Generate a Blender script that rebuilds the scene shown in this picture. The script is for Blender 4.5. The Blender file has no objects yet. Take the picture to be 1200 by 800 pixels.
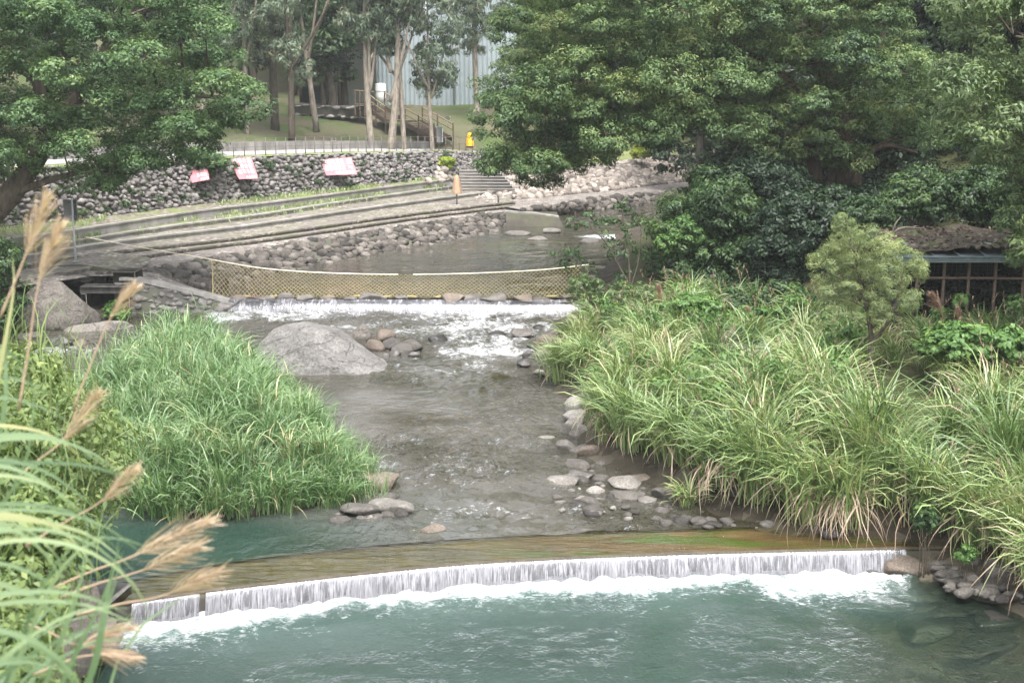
import bpy, math, random
import numpy as np
from mathutils import Vector

SC = bpy.context.scene
COL = SC.collection
RNG = np.random.default_rng(11)
R = math.radians

# ------------------------------------------------------------------ camera model (used to survey points of the site)
CAM_H, PITCH, FPX = 9.0, math.atan(0.2), 1500.0
CP, SP = math.cos(PITCH), math.sin(PITCH)
def ray(px, py):
    u = (px - 600.0) / FPX; v = (400.0 - py) / FPX
    return u, CP + v * SP, -SP + v * CP
def P(px, py, z):
    a, b, c = ray(px, py); t = (z - CAM_H) / c
    return np.array([a * t, b * t, z])
def PY(px, py, Y):
    a, b, c = ray(px, py); t = Y / b
    return np.array([a * t, Y, CAM_H + c * t])

# ------------------------------------------------------------------ numpy value noise
_perm = np.random.default_rng(5).random((32, 32, 32)).astype(np.float32)
def vnoise(p, seed=0):
    p = np.asarray(p, float) + seed * 7.31
    i = np.floor(p).astype(int); f = p - i; f = f * f * (3 - 2 * f)
    def g(dx, dy, dz): return _perm[(i[..., 0] + dx) & 31, (i[..., 1] + dy) & 31, (i[..., 2] + dz) & 31]
    x, y, z = f[..., 0], f[..., 1], f[..., 2]
    a = g(0,0,0)*(1-x)+g(1,0,0)*x; b = g(0,1,0)*(1-x)+g(1,1,0)*x
    c = g(0,0,1)*(1-x)+g(1,0,1)*x; d = g(0,1,1)*(1-x)+g(1,1,1)*x
    return ((a*(1-y)+b*y)*(1-z) + (c*(1-y)+d*y)*z) * 2 - 1
def fbm(p, o=3, seed=0):
    p = np.asarray(p, float); s = 0; a = 1.0
    for k in range(o): s = s + a * vnoise(p * 2**k, seed + k); a *= .5
    return s
def smooth(a, b, x):
    t = np.clip((np.asarray(x, float) - a) / (b - a), 0, 1); return t*t*(3-2*t)
def norm(v): return v / (np.linalg.norm(v, axis=-1, keepdims=True) + 1e-9)

# ------------------------------------------------------------------ mesh builder
class MB:
    def __init__(s): s.V = []; s.F = {}; s.T = []; s.U = []; s.n = 0
    def add(s, V, F, tint=0.5, uv=None):
        V = np.asarray(V, np.float32).reshape(-1, 3); F = np.asarray(F, np.int32)
        if len(V) == 0 or len(F) == 0: return s
        s.F.setdefault(F.shape[1], []).append(F + s.n)
        s.V.append(V)
        t = np.broadcast_to(np.asarray(tint, np.float32), (len(V),)) if np.ndim(tint) == 0 else np.asarray(tint, np.float32)
        s.T.append(t)
        s.U.append(np.zeros((len(V), 3), np.float32) if uv is None else np.asarray(uv, np.float32))
        s.n += len(V); return s
    def mesh(s, name, mat, smooth_=True):
        me = bpy.data.meshes.new(name)
        V = np.concatenate(s.V); me.vertices.add(len(V)); me.vertices.foreach_set('co', V.ravel())
        loops, starts, tot = [], [], 0
        for k, L in s.F.items():
            A = np.concatenate(L); loops.append(A.ravel())
            starts.append(tot + np.arange(len(A)) * k); tot += A.size
        loops = np.concatenate(loops).astype(np.int32); starts = np.concatenate(starts).astype(np.int32)
        me.loops.add(len(loops)); me.loops.foreach_set('vertex_index', loops)
        me.polygons.add(len(starts)); me.polygons.foreach_set('loop_start', starts)
        me.update(calc_edges=True); me.validate()
        me.polygons.foreach_set('use_smooth', np.full(len(me.polygons), smooth_, bool))
        a = me.attributes.new('tint', 'FLOAT', 'POINT'); a.data.foreach_set('value', np.concatenate(s.T).astype(np.float32))
        U = np.concatenate(s.U)
        if U.any():
            a = me.attributes.new('flow', 'FLOAT_VECTOR', 'POINT'); a.data.foreach_set('vector', U.astype(np.float32).ravel())
        if mat: me.materials.append(mat)
        return me
    def obj(s, name, mat, parent=None, smooth_=True):
        o = bpy.data.objects.new(name, s.mesh(name, mat, smooth_)); COL.objects.link(o)
        if parent is not None: o.parent = parent; o.matrix_parent_inverse = parent.matrix_basis.inverted()
        return o

def tag(o, label=None, cat=None, group=None, kind=None):
    if label: o['label'] = label
    if cat: o['category'] = cat
    if group: o['group'] = group
    if kind: o['kind'] = kind
    return o
def thing(name, loc, label, cat, group=None):
    o = bpy.data.objects.new(name, None); COL.objects.link(o)
    o.location = [float(c) for c in loc]; o.empty_display_size = .3
    return tag(o, label, cat, group)

# ------------------------------------------------------------------ shapes
def box(mb, c, size, rz=0., tint=.5, bev=0.012, rx=0.):
    """A box with chamfered edges: centre c, full size."""
    hx, hy, hz = [q / 2. for q in size]; b = min(bev, hx * .4, hy * .4, hz * .4)
    V = []
    for sx in (-1, 1):
        for sy in (-1, 1):
            for sz in (-1, 1):
                V += [(sx*(hx-b), sy*(hy-b), sz*hz), (sx*(hx-b), sy*hy, sz*(hz-b)), (sx*hx, sy*(hy-b), sz*(hz-b))]
    V = np.array(V)
    def ix(sx, sy, sz, k): return (((sx > 0) * 4 + (sy > 0) * 2 + (sz > 0)) * 3) + k
    Q, T = [], []
    for s in (-1, 1):
        Q.append([ix(-1,-1,s,0), ix(1,-1,s,0), ix(1,1,s,0), ix(-1,1,s,0)][::s])
        Q.append([ix(-1,s,-1,1), ix(1,s,-1,1), ix(1,s,1,1), ix(-1,s,1,1)][::-s])
        Q.append([ix(s,-1,-1,2), ix(s,1,-1,2), ix(s,1,1,2), ix(s,-1,1,2)][::s])
    for a in (-1, 1):
        for c2 in (-1, 1):
            Q.append([ix(-1,a,c2,0), ix(1,a,c2,0), ix(1,a,c2,1), ix(-1,a,c2,1)])
            Q.append([ix(a,-1,c2,0), ix(a,1,c2,0), ix(a,1,c2,2), ix(a,-1,c2,2)])
            Q.append([ix(a,c2,-1,1), ix(a,c2,1,1), ix(a,c2,1,2), ix(a,c2,-1,2)])
    for sx in (-1, 1):
        for sy in (-1, 1):
            for sz in (-1, 1): T.append([ix(sx,sy,sz,0), ix(sx,sy,sz,1), ix(sx,sy,sz,2)])
    cx, sx_ = math.cos(rx), math.sin(rx)
    V = np.stack([V[:,0], V[:,1]*cx - V[:,2]*sx_, V[:,1]*sx_ + V[:,2]*cx], 1)
    cz, sz_ = math.cos(rz), math.sin(rz)
    V = np.stack([V[:,0]*cz - V[:,1]*sz_, V[:,0]*sz_ + V[:,1]*cz, V[:,2]], 1) + np.asarray(c, float)
    n0 = len(V)
    mb.add(V, Q, tint)
    mb.F.setdefault(3, []).append(np.array(T, np.int32) + mb.n - n0)
    return mb

def beam(mb, a, b, w, h, tint=.5):
    """Rectangular bar from a to b."""
    a = np.asarray(a, float); b = np.asarray(b, float); d = b - a; d /= np.linalg.norm(d)
    up = np.array([0, 0, 1.]) if abs(d[2]) < .95 else np.array([0, 1., 0])
    s = np.cross(d, up); s /= np.linalg.norm(s); u = np.cross(s, d)
    V = [p + s*i*w/2 + u*j*h/2 for p in (a, b) for (i, j) in ((-1,-1),(1,-1),(1,1),(-1,1))]
    mb.add(V, [[0,1,5,4],[1,2,6,5],[2,3,7,6],[3,0,4,7],[3,2,1,0],[4,5,6,7]], tint); return mb

def tube(mb, pts, rad, k=7, tint=.5, rough=0., cap=True):
    pts = np.asarray(pts, float); n = len(pts); rad = np.broadcast_to(np.asarray(rad, float), (n,))
    d = np.gradient(pts, axis=0); d = norm(d)
    ref = np.array([1., 0, 0]) if abs(d[0][0]) < .8 else np.array([0, 1., 0])
    s = norm(np.cross(d, ref)); u = np.cross(d, s)
    a = np.arange(k) / k * 2 * np.pi
    rr = rad[:, None, None] * np.ones((1, k, 1))
    if rough: rr = rr * (1 + rough * RNG.normal(0, 1, (1, k, 1)) + rough * .6 * RNG.normal(0, 1, (n, k, 1)))
    V = pts[:, None] + rr * (np.cos(a)[None, :, None] * s[:, None] + np.sin(a)[None, :, None] * u[:, None])
    i = np.arange(n - 1)[:, None] * k; j = np.arange(k)[None]; j2 = (j + 1) % k
    F = np.stack([i + j, i + j2, i + k + j2, i + k + j], -1).reshape(-1, 4)
    mb.add(V.reshape(-1, 3), F, tint)
    if cap: mb.F.setdefault(k, []).append(np.array([np.arange(k)[::-1] + mb.n - n*k, np.arange(k) + mb.n - k], np.int32))
    return mb

def grid_faces(nu, nv):
    i = np.arange(nu - 1)[:, None] * nv; j = np.arange(nv - 1)[None]
    return np.stack([i + j, i + nv + j, i + nv + j + 1, i + j + 1], -1).reshape(-1, 4)
def loft(mb, A, B, nv=2, tint=.5, wob=0., sag=0., uvs=False):
    A = np.asarray(A); B = np.asarray(B); t = np.linspace(0, 1, nv)[None, :, None]
    V = A[:, None] * (1 - t) + B[:, None] * t
    if wob: V = V + wob * np.stack([fbm(V * .9, 2, 3), fbm(V * .9, 2, 9), fbm(V * 1.3, 2, 5)], -1)
    uv = None
    if uvs:
        s = np.concatenate([[0], np.cumsum(np.linalg.norm(np.diff(A, axis=0), axis=1))])
        uv = np.stack([np.broadcast_to(s[:, None], V.shape[:2]), np.broadcast_to(t[0, :, 0][None], V.shape[:2]), np.zeros(V.shape[:2])], -1).reshape(-1, 3)
    mb.add(V.reshape(-1, 3), grid_faces(len(A), nv), tint, uv); return mb
def resample(L, n, smooth_it=2):
    L = np.asarray(L, float)
    for _ in range(smooth_it):      # Chaikin
        q = L[:-1] * .75 + L[1:] * .25; r = L[:-1] * .25 + L[1:] * .75
        L = np.concatenate([L[:1], np.stack([q, r], 1).reshape(-1, 3)[1:-1], L[-1:]])
    s = np.concatenate([[0], np.cumsum(np.linalg.norm(np.diff(L, axis=0), axis=1))]); t = np.linspace(0, s[-1], n)
    return np.stack([np.interp(t, s, L[:, k]) for k in range(3)], 1)

# rocks -----------------------------------------------------------
def ico(sub):
    import bmesh
    bm = bmesh.new(); bmesh.ops.create_icosphere(bm, subdivisions=sub, radius=1)
    V = np.array([v.co[:] for v in bm.verts]); F = np.array([[v.index for v in f.verts] for f in bm.faces]); bm.free(); return V, F
ICO = {k: ico(k) for k in (2, 3, 4, 5, 6)}
def rock_shape(sub, seed, cuts=13, rough=.05, hmin=.42):
    rg = np.random.default_rng(seed); V, F = ICO[sub]; V = V.copy()
    for _ in range(cuts):
        n = norm(rg.normal(size=3)); h = rg.uniform(hmin, .95); d = V @ n - h
        V -= np.clip(d, 0, None)[:, None] * n * .95
    V *= (1 + rough * 1.6 * vnoise(V * 1.6, seed)[:, None] + rough * fbm(V * 3.5, 2 if sub < 4 else 4, seed + 3)[:, None])
    return V, F
ROCKS = [rock_shape(2, 100 + k, 9, .05, .5) for k in range(24)]
def rot_mats(n, rg):
    q = norm(rg.normal(size=(n, 4))); w, x, y, z = q.T
    return np.stack([1-2*(y*y+z*z), 2*(x*y-z*w), 2*(x*z+y*w), 2*(x*y+z*w), 1-2*(x*x+z*z), 2*(y*z-x*w), 2*(x*z-y*w), 2*(y*z+x*w), 1-2*(x*x+y*y)], 1).reshape(n, 3, 3)
def scatter_rocks(mb, C, S, rg, tints, lib=ROCKS):
    """C centres (n,3); S full radii (n,3) applied after a random turn."""
    n = len(C); Rm = rot_mats(n, rg); which = rg.integers(0, len(lib), n)
    for k in range(len(lib)):
        m = np.where(which == k)[0]
        if not len(m): continue
        V, F = lib[k]
        W = np.einsum('nij,vj->nvi', Rm[m], V) * S[m][:, None] + C[m][:, None]
        FF = (F[None] + (np.arange(len(m)) * len(V))[:, None, None]).reshape(-1, 3)
        mb.add(W.reshape(-1, 3), FF, np.repeat(tints[m], len(V)))

# blades ----------------------------------------------------------
def blades(mb, base, az, L, th0, th1, W, tint, rg, nseg=5, power=1.3, fold=0.):
    """Arching grass blades; th = angle from vertical at base / at tip."""
    n = len(base); s = np.linspace(0, 1, nseg + 1)
    th = th0[:, None] + (th1 - th0)[:, None] * s[None] ** power
    ds = L[:, None] / nseg
    h = np.cumsum(np.concatenate([np.zeros((n, 1)), np.sin(th[:, :-1]) * ds], 1), 1)
    z = np.cumsum(np.concatenate([np.zeros((n, 1)), np.cos(th[:, :-1]) * ds], 1), 1)
    tw = rg.normal(0, .22, n)
    azs = az[:, None] + tw[:, None] * s[None] * 1.5
    c = base[:, None] + np.stack([np.cos(azs) * h, np.sin(azs) * h, z], -1)
    roll = rg.uniform(-.9, .9, n)[:, None]
    side = np.stack([-np.sin(azs) * np.cos(roll), np.cos(azs) * np.cos(roll), np.sin(roll) * np.ones_like(azs)], -1)
    w = W[:, None] * np.array([.55, 1, 1, .85, .6, .05] if nseg == 5 else np.interp(s, [0, .25, .6, 1], [.6, 1, .9, .05]))[None]
    V = np.stack([c - side * w[..., None] / 2, c + side * w[..., None] / 2], 2)      # n, seg+1, 2, 3
    m = (nseg + 1) * 2
    f = np.array([[2*k, 2*k+1, 2*k+3, 2*k+2] for k in range(nseg)])
    F = (f[None] + (np.arange(n) * m)[:, None, None]).reshape(-1, 4)
    mb.add(V.reshape(-1, 3), F, np.repeat(tint, m)); return c

# leaves ----------------------------------------------------------
def leaves(mb, C, N, L, W, tint, rg, droop=.35):
    n = len(C)
    a = rg.normal(size=(n, 3)); a[:, 2] -= droop; a = norm(a - N * np.sum(a * N, 1, keepdims=True))
    b = np.cross(N, a)
    L = np.broadcast_to(L, (n,))[:, None]; W = np.broadcast_to(W, (n,))[:, None]
    v0 = C - a * L * .5; v2 = C + a * L * .5 - np.array([0, 0, 1.]) * L * .08
    v1 = C - b * W * .5 + N * W * .14 - a * L * .05; v3 = C + b * W * .5 + N * W * .14 - a * L * .05
    V = np.stack([v0, v1, v2, v3], 1).reshape(-1, 3)
    F = np.arange(n * 4).reshape(-1, 4)
    mb.add(V, F, np.repeat(tint, 4))
def foliage(mb, centers, radii, rg, nsub=26, nleaf=36, L=.16, W=.075, rs=.26, flat=.75, up=.55, droop=.35, low=-.45, tvar=.16):
    """Clumps of leaf sprays: each clump an uneven flattened ball of sprays, each spray a small dome of leaves."""
    m = len(centers); radii = np.broadcast_to(np.asarray(radii, float), (m,))
    d = norm(rg.normal(size=(m, nsub, 3)) + np.array([0, 0, .35])); d[..., 2] = np.maximum(d[..., 2], low)
    rr = rg.uniform(.45, 1.05, (m, nsub, 1)) ** .6
    sub = centers[:, None] + d * rr * radii[:, None, None] * np.array([1, 1, flat])
    ct = rg.normal(0, 1, m); st = rg.normal(0, 1, (m, nsub))
    sub = sub.reshape(-1, 3); k = len(sub)
    q = rg.normal(size=(k, nleaf, 3)); q = norm(q) * rg.uniform(.2, 1, (k, nleaf, 1)) ** .5
    q[..., 2] *= .62
    rsub = np.repeat(radii, nsub) * rs * rg.uniform(.7, 1.35, k)
    pos = sub[:, None] + q * rsub[:, None, None]
    out = norm(sub - np.repeat(centers, nsub, 0))
    N = norm(q * .8 + out[:, None] * .35 + np.array([0, 0, up]) + rg.normal(0, .33, q.shape))
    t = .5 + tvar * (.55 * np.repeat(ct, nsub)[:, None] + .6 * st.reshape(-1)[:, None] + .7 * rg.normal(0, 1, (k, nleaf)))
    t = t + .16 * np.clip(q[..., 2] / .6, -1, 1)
    sz = rg.uniform(.7, 1.3, k * nleaf)
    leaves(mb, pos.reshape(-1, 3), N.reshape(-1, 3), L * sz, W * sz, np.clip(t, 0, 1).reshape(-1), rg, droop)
    return sub

def in_poly(p, poly):
    x, y = p[:, 0], p[:, 1]; poly = np.asarray(poly, float); c = np.zeros(len(p), bool)
    x1, y1 = poly[:, 0], poly[:, 1]; x2, y2 = np.roll(x1, -1), np.roll(y1, -1)
    for a, b, e, f in zip(x1, y1, x2, y2):
        cr = ((b > y) != (f > y)) & (x < (e - a) * (y - b) / (f - b + 1e-12) + a); c ^= cr
    return c
def fill_poly(poly, Y0, dY, n, r, rg, tries=14):
    """n clump centres filling an outline seen at distance Y0, spread dY in depth, kept apart from each other."""
    poly = np.asarray(poly, float); lo, hi = poly.min(0), poly.max(0); rp = r * FPX / Y0 * .62; out = []
    while len(out) < n:
        best, bd = None, -1
        c = rg.uniform(lo, hi, (tries * 6, 2)); ok = np.ones(len(c), bool)
        for dx, dy in ((rp, 0), (-rp, 0), (0, rp), (0, -rp * .8)): ok &= in_poly(c + np.array([dx, dy]), poly)
        c = c[ok][:tries]
        if not len(c): continue
        Y = Y0 + rg.uniform(-dY, dY, len(c))
        for (px, py), y in zip(c, Y):
            p = PY(px, py, y)
            dd = min([np.linalg.norm((p - o) * np.array([1, .45, 1])) for o in out], default=9)
            if dd > bd: best, bd = p, dd
        out.append(best)
    return np.array(out)

def limb(mb, a, b, r0, r1, rg, sagz=.0, n=7, wig=.12, k=6, tint=.5):
    a = np.asarray(a, float); b = np.asarray(b, float); t = np.linspace(0, 1, n)[:, None]; L = np.linalg.norm(b - a)
    p = a + (b - a) * t; p[:, 2] += np.sin(t[:, 0] * np.pi) * sagz * L
    w = rg.normal(0, 1, (n, 3)) * wig * L / n; w[0] = 0; p = p + np.cumsum(w, 0) * (t * (1.0 - t * .3))
    tube(mb, p, np.linspace(r0, r1, n), k, tint, .05); return p

# ------------------------------------------------------------------ materials
def newmat(name):
    m = bpy.data.materials.new(name); m.use_nodes = True; nt = m.node_tree; nt.nodes.clear(); return m, nt
class NT:
    def __init__(s, nt): s.nt = nt
    def n(s, typ, **kw):
        x = s.nt.nodes.new(typ)
        for k, v in kw.items():
            if k == 'i':
                for a, b in v.items():
                    if isinstance(b, bpy.types.NodeSocket): s.nt.links.new(b, x.inputs[a])
                    else: x.inputs[a].default_value = b
            else: setattr(x, k, v)
        return x
    def noise(s, vec, scale, detail=4, rough=.55, dist=0.): return s.n('ShaderNodeTexNoise', i={'Vector': vec, 'Scale': scale, 'Detail': detail, 'Roughness': rough, 'Distortion': dist})
    def ramp(s, fac, stops, interp='LINEAR'):
        r = s.n('ShaderNodeValToRGB', i={'Fac': fac}); e = r.color_ramp.elements; r.color_ramp.interpolation = interp
        while len(e) < len(stops): e.new(.5)
        for k, (p, c) in enumerate(stops): e[k].position = p; e[k].color = (c[0], c[1], c[2], 1) if len(c) == 3 else c
        return r.outputs['Color']
    def math(s, op, a, b=None, c=None, clamp=False):
        x = s.n('ShaderNodeMath', operation=op, use_clamp=clamp)
        for k, v in enumerate((a, b, c)):
            if v is None: continue
            if isinstance(v, bpy.types.NodeSocket): s.nt.links.new(v, x.inputs[k])
            else: x.inputs[k].default_value = v
        return x.outputs[0]
    def mix(s, fac, a, b, blend='MIX'):
        x = s.n('ShaderNodeMix', data_type='RGBA', blend_type=blend)
        for k, v in ((0, fac), (6, a), (7, b)):
            if isinstance(v, bpy.types.NodeSocket): s.nt.links.new(v, x.inputs[k])
            else: x.inputs[k].default_value = v if k == 0 else (v[0], v[1], v[2], 1)
        return x.outputs[2]
    def attr(s, name): return s.n('ShaderNodeAttribute', attribute_name=name)
    def pos(s): return s.n('ShaderNodeNewGeometry').outputs['Position']
    def mapping(s, vec, scale=(1,1,1), rot=(0,0,0)): return s.n('ShaderNodeMapping', i={'Vector': vec, 'Scale': scale, 'Rotation': rot}).outputs[0]
    def bump(s, h, strength=.5, dist=.02): return s.n('ShaderNodeBump', i={'Height': h, 'Strength': strength, 'Distance': dist}).outputs[0]
    def mixsh(s, fac, a, b):
        x = s.n('ShaderNodeMixShader')
        for k, v in ((0, fac), (1, a), (2, b)):
            if isinstance(v, bpy.types.NodeSocket): s.nt.links.new(v, x.inputs[k])
            else: x.inputs[k].default_value = v
        return x.outputs[0]
    def out(s, sh): s.nt.links.new(sh, s.n('ShaderNodeOutputMaterial').inputs['Surface'])
    def pbsdf(s, col, rough=.7, spec=.3, normal=None, metal=0.):
        i = {'Base Color': col if isinstance(col, bpy.types.NodeSocket) else (*col, 1), 'Roughness': rough, 'Specular IOR Level': spec, 'Metallic': metal}
        if normal is not None: i['Normal'] = normal
        return s.n('ShaderNodeBsdfPrincipled', i=i).outputs[0]

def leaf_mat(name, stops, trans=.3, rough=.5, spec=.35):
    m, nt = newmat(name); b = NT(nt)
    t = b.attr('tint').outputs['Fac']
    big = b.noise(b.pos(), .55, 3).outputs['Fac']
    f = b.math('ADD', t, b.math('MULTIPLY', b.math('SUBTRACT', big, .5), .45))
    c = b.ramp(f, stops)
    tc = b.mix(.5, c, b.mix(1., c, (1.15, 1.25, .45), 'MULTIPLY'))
    p = b.pbsdf(c, rough, spec)
    tr = b.n('ShaderNodeBsdfTranslucent', i={'Color': tc}).outputs[0]
    b.out(b.mixsh(trans, p, tr)); return m
def bark_mat(name, c1, c2, scale=9):
    m, nt = newmat(name); b = NT(nt); p = b.mapping(b.pos(), (1, 1, .22))
    n = b.noise(p, scale, 6, .65).outputs['Fac']; n2 = b.noise(b.pos(), 1.6, 3).outputs['Fac']
    c = b.mix(n2, b.ramp(n, [(.3, c1), (.7, c2)]), b.ramp(n, [(.35, [q*.6 for q in c1]), (.7, [c2[0]*.8, c2[1]*.88, c2[2]*.75])]))
    b.out(b.pbsdf(c, .85, .2, b.bump(n, .8, .04))); return m
def rock_mat(name, stops, scale=2.2, rough=.8, bump=.7, moss=0., spec=.3, lines=0., bd=.04):
    m, nt = newmat(name); b = NT(nt); p = b.pos(); t = b.attr('tint').outputs['Fac']
    n1 = b.noise(p, scale, 7, .62, .4).outputs['Fac']; n2 = b.noise(p, scale * 9, 5, .7).outputs['Fac']
    f = b.math('ADD', b.math('MULTIPLY', t, .8), b.math('MULTIPLY', b.math('SUBTRACT', n1, .4), .8))
    c = b.ramp(f, stops)
    c = b.mix(.7, c, b.ramp(n2, [(.3, (.18, .175, .17)), (.7, (.88, .87, .85))]), 'OVERLAY')
    h = b.math('ADD', n1, b.math('MULTIPLY', n2, .35))
    if lines:
        w = b.noise(b.mapping(p, (.5, .5, 1.5), (.25, -.5, .3)), .9, 5, .55, .8).outputs['Fac']
        w = b.ramp(b.math('ABSOLUTE', b.math('SUBTRACT', w, .5)), [(0., (1,1,1)), (.012, (0,0,0))])
        st = b.noise(b.mapping(p, (2.2, 2.2, .35)), 1.4, 5, .6).outputs['Fac']
        c = b.mix(b.ramp(st, [(.5, (0,0,0)), (.75, (.55,.55,.55))]), c, (.06, .055, .048))
        c = b.mix(b.math('MULTIPLY', w, lines), c, (.03, .029, .028)); h = b.math('SUBTRACT', h, b.math('MULTIPLY', w, .35))
    if moss:
        up = b.n('ShaderNodeSeparateXYZ', i={0: b.n('ShaderNodeNewGeometry').outputs['Normal']}).outputs[2]
        mn = b.noise(p, 1.1, 5).outputs['Fac']
        k = b.math('MULTIPLY', b.math('MULTIPLY', b.math('SUBTRACT', mn, .5), 6, clamp=True), moss, clamp=True)
        c = b.mix(k, c, (.09, .115, .04))
    b.out(b.pbsdf(c, rough, spec, b.bump(h, bump, bd * 1.4))); return m
def concrete_mat(name, c1, c2, green=.0, streak=.5, peb=0., bumpd=.015, rough=.85):
    m, nt = newmat(name); b = NT(nt); p = b.pos()
    n1 = b.noise(p, .9, 6, .6).outputs['Fac']; n2 = b.noise(b.mapping(p, (1, 1, .25)), 1.7, 6, .72).outputs['Fac']; n3 = b.noise(p, 22, 4, .7).outputs['Fac']
    c = b.ramp(n1, [(.3, c1), (.7, c2)])
    c = b.mix(b.math('MULTIPLY', b.ramp(n2, [(.4, (0,0,0)), (.65, (1,1,1))]), streak), c, [q * .45 for q in c1])
    h = n3
    if peb:
        v = b.n('ShaderNodeTexVoronoi', i={'Vector': p, 'Scale': peb}); cell = b.n('ShaderNodeSeparateColor', i={0: v.outputs['Color']}).outputs[0]
        pc = b.ramp(cell, [(0, (.09, .085, .08)), (.5, (.22, .205, .19)), (1, (.42, .39, .36))])
        k = b.ramp(v.outputs['Distance'], [(.35, (1,1,1)), (.6, (0,0,0))])
        c = b.mix(b.math('MULTIPLY', k, .8), b.mix(.4, c, (.1, .09, .08)), pc); h = b.math('SUBTRACT', 1., v.outputs['Distance']); pn = b.noise(p, 1.6, 8, .75).outputs['Fac']; c = b.mix(.75, c, b.ramp(pn, [(.32, (.2, .17, .15)), (.5, (.5, .48, .46)), (.68, (.82, .8, .78))]), 'OVERLAY')
        c = b.mix(b.ramp(b.noise(p, .5, 4).outputs['Fac'], [(.45, (0,0,0)), (.65, (.75,.75,.75))]), c, b.ramp(n1, [(.3, c1), (.7, c2)]))
    if green:
        g = b.noise(p, .7, 5, .7).outputs['Fac']
        c = b.mix(b.math('MULTIPLY', b.ramp(g, [(.43, (0,0,0)), (.56, (1,1,1))]), green), c, b.ramp(n3, [(.3, (.075, .1, .03)), (.7, (.16, .19, .065))]))
    b.out(b.pbsdf(c, rough, .25, b.bump(h, .7, bumpd))); return m
def plain_mat(name, c, rough=.6, spec=.4, var=.25, metal=0., scale=6):
    m, nt = newmat(name); b = NT(nt); n = b.noise(b.pos(), scale, 5, .65).outputs['Fac']
    col = b.ramp(n, [(.25, [q * (1 - var) for q in c]), (.75, [min(1, q * (1 + var)) for q in c])])
    b.out(b.pbsdf(col, rough, spec, b.bump(n, .2, .01), metal)); return m

def water_mat(name, col_a, col_b, turb, wscale, wstr, rough=.05, foam=False, colscale=.25, tint=(.75, .85, .8), stretch=(1., 1.9, 1.), wd=.05, teal=False, refl=1., milk=0., clear=False, calm=.2):
    m, nt = newmat(name); b = NT(nt); p = b.pos()
    q = b.mapping(p, stretch)
    n1 = b.noise(q, wscale, 3, .55, .6).outputs['Fac']; n2 = b.noise(q, wscale * 3.3, 3, .55, .3).outputs['Fac']
    h = b.math('ADD', n1, b.math('MULTIPLY', n2, .45))
    amp = b.ramp(b.noise(p, .23, 3, .5, .5).outputs['Fac'], [(.4, (calm,) * 3), (.56, (1.2,1.2,1.2))])
    h = b.math('MULTIPLY', h, amp)
    nrm = b.bump(h, wstr, wd)
    cn = b.noise(p, colscale, 4).outputs['Fac']; col = b.ramp(cn, [(.35, col_a), (.65, col_b)])
    if teal:        # deep still water behind the left half of the sill
        xy = b.n('ShaderNodeSeparateXYZ', i={0: p}); kx = b.n('ShaderNodeMapRange', i={'Value': xy.outputs[0], 'From Min': -5.0, 'From Max': .6, 'To Min': 1., 'To Max': 0.}).outputs[0]
        ky = b.n('ShaderNodeMapRange', i={'Value': xy.outputs[1], 'From Min': 24., 'From Max': 27., 'To Min': 1., 'To Max': 0.}).outputs[0]
        kt = b.math('MULTIPLY', kx, ky); col = b.mix(kt, col, (.018, .036, .029)); turb = b.math('ADD', turb, b.math('MULTIPLY', kt, .4)); 
        nrm = b.bump(b.math('MULTIPLY', h, b.math('SUBTRACT', 1., b.math('MULTIPLY', kt, .75))), wstr, wd)
    dif = b.n('ShaderNodeBsdfDiffuse', i={'Color': col, 'Normal': nrm}).outputs[0]
    trn = b.n('ShaderNodeBsdfTransparent', i={'Color': (*tint, 1)}).outputs[0]
    if clear:       # shallows towards the right-hand shore let the bed show
        cx = b.n('ShaderNodeMapRange', i={'Value': b.n('ShaderNodeSeparateXYZ', i={0: p}).outputs[0], 'From Min': 3.2, 'From Max': 7.4, 'To Min': turb, 'To Max': .22}).outputs[0]; turb = cx
    body = b.mixsh(turb, trn, dif)
    fr = b.n('ShaderNodeFresnel', i={'IOR': 1.33, 'Normal': nrm}).outputs[0]
    gl = b.n('ShaderNodeBsdfGlossy', i={'Color': (.95, .96, .98, 1), 'Roughness': rough, 'Normal': nrm}).outputs[0]
    if refl != 1.: fr = b.math('MULTIPLY', fr, refl)
    sh = b.mixsh(fr, body, gl)
    if foam:
        a = b.attr('tint').outputs['Fac']      # how broken the surface is: 0 calm, 1 all foam
        fq = b.mapping(p, (1., .8, 1.))
        milky = b.n('ShaderNodeBsdfDiffuse', i={'Color': (.16, .25, .235, 1), 'Normal': nrm}).outputs[0]; sh = b.mixsh(b.math('MULTIPLY', b.math('POWER', a, 3.), milk, clamp=True), sh, milky)
        f1 = b.noise(fq, 2.2, 8, .72, 1.6).outputs['Fac']; f2 = b.noise(b.mapping(p, (.8, 1.5, 1.)), 9., 6, .72, 1.).outputs['Fac']
        f = b.math('ADD', b.math('MULTIPLY', f1, .55), b.math('MULTIPLY', f2, .45))
        thr = b.math('SUBTRACT', .86, b.math('MULTIPLY', a, .62))
        k = b.math('MULTIPLY', b.math('SUBTRACT', f, thr), 4.2, clamp=True)
        k = b.math('MULTIPLY', k, b.math('MULTIPLY', a, 6., clamp=True))
        fc = b.ramp(f2, [(.32, (.2, .235, .24)), (.6, (.62, .63, .64))])
        fd = b.n('ShaderNodeBsdfDiffuse', i={'Color': fc, 'Normal': b.bump(f, .8, .08)}).outputs[0]
        sh = b.mixsh(b.math('MULTIPLY', k, .95), sh, fd)
    b.out(sh); return m
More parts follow.
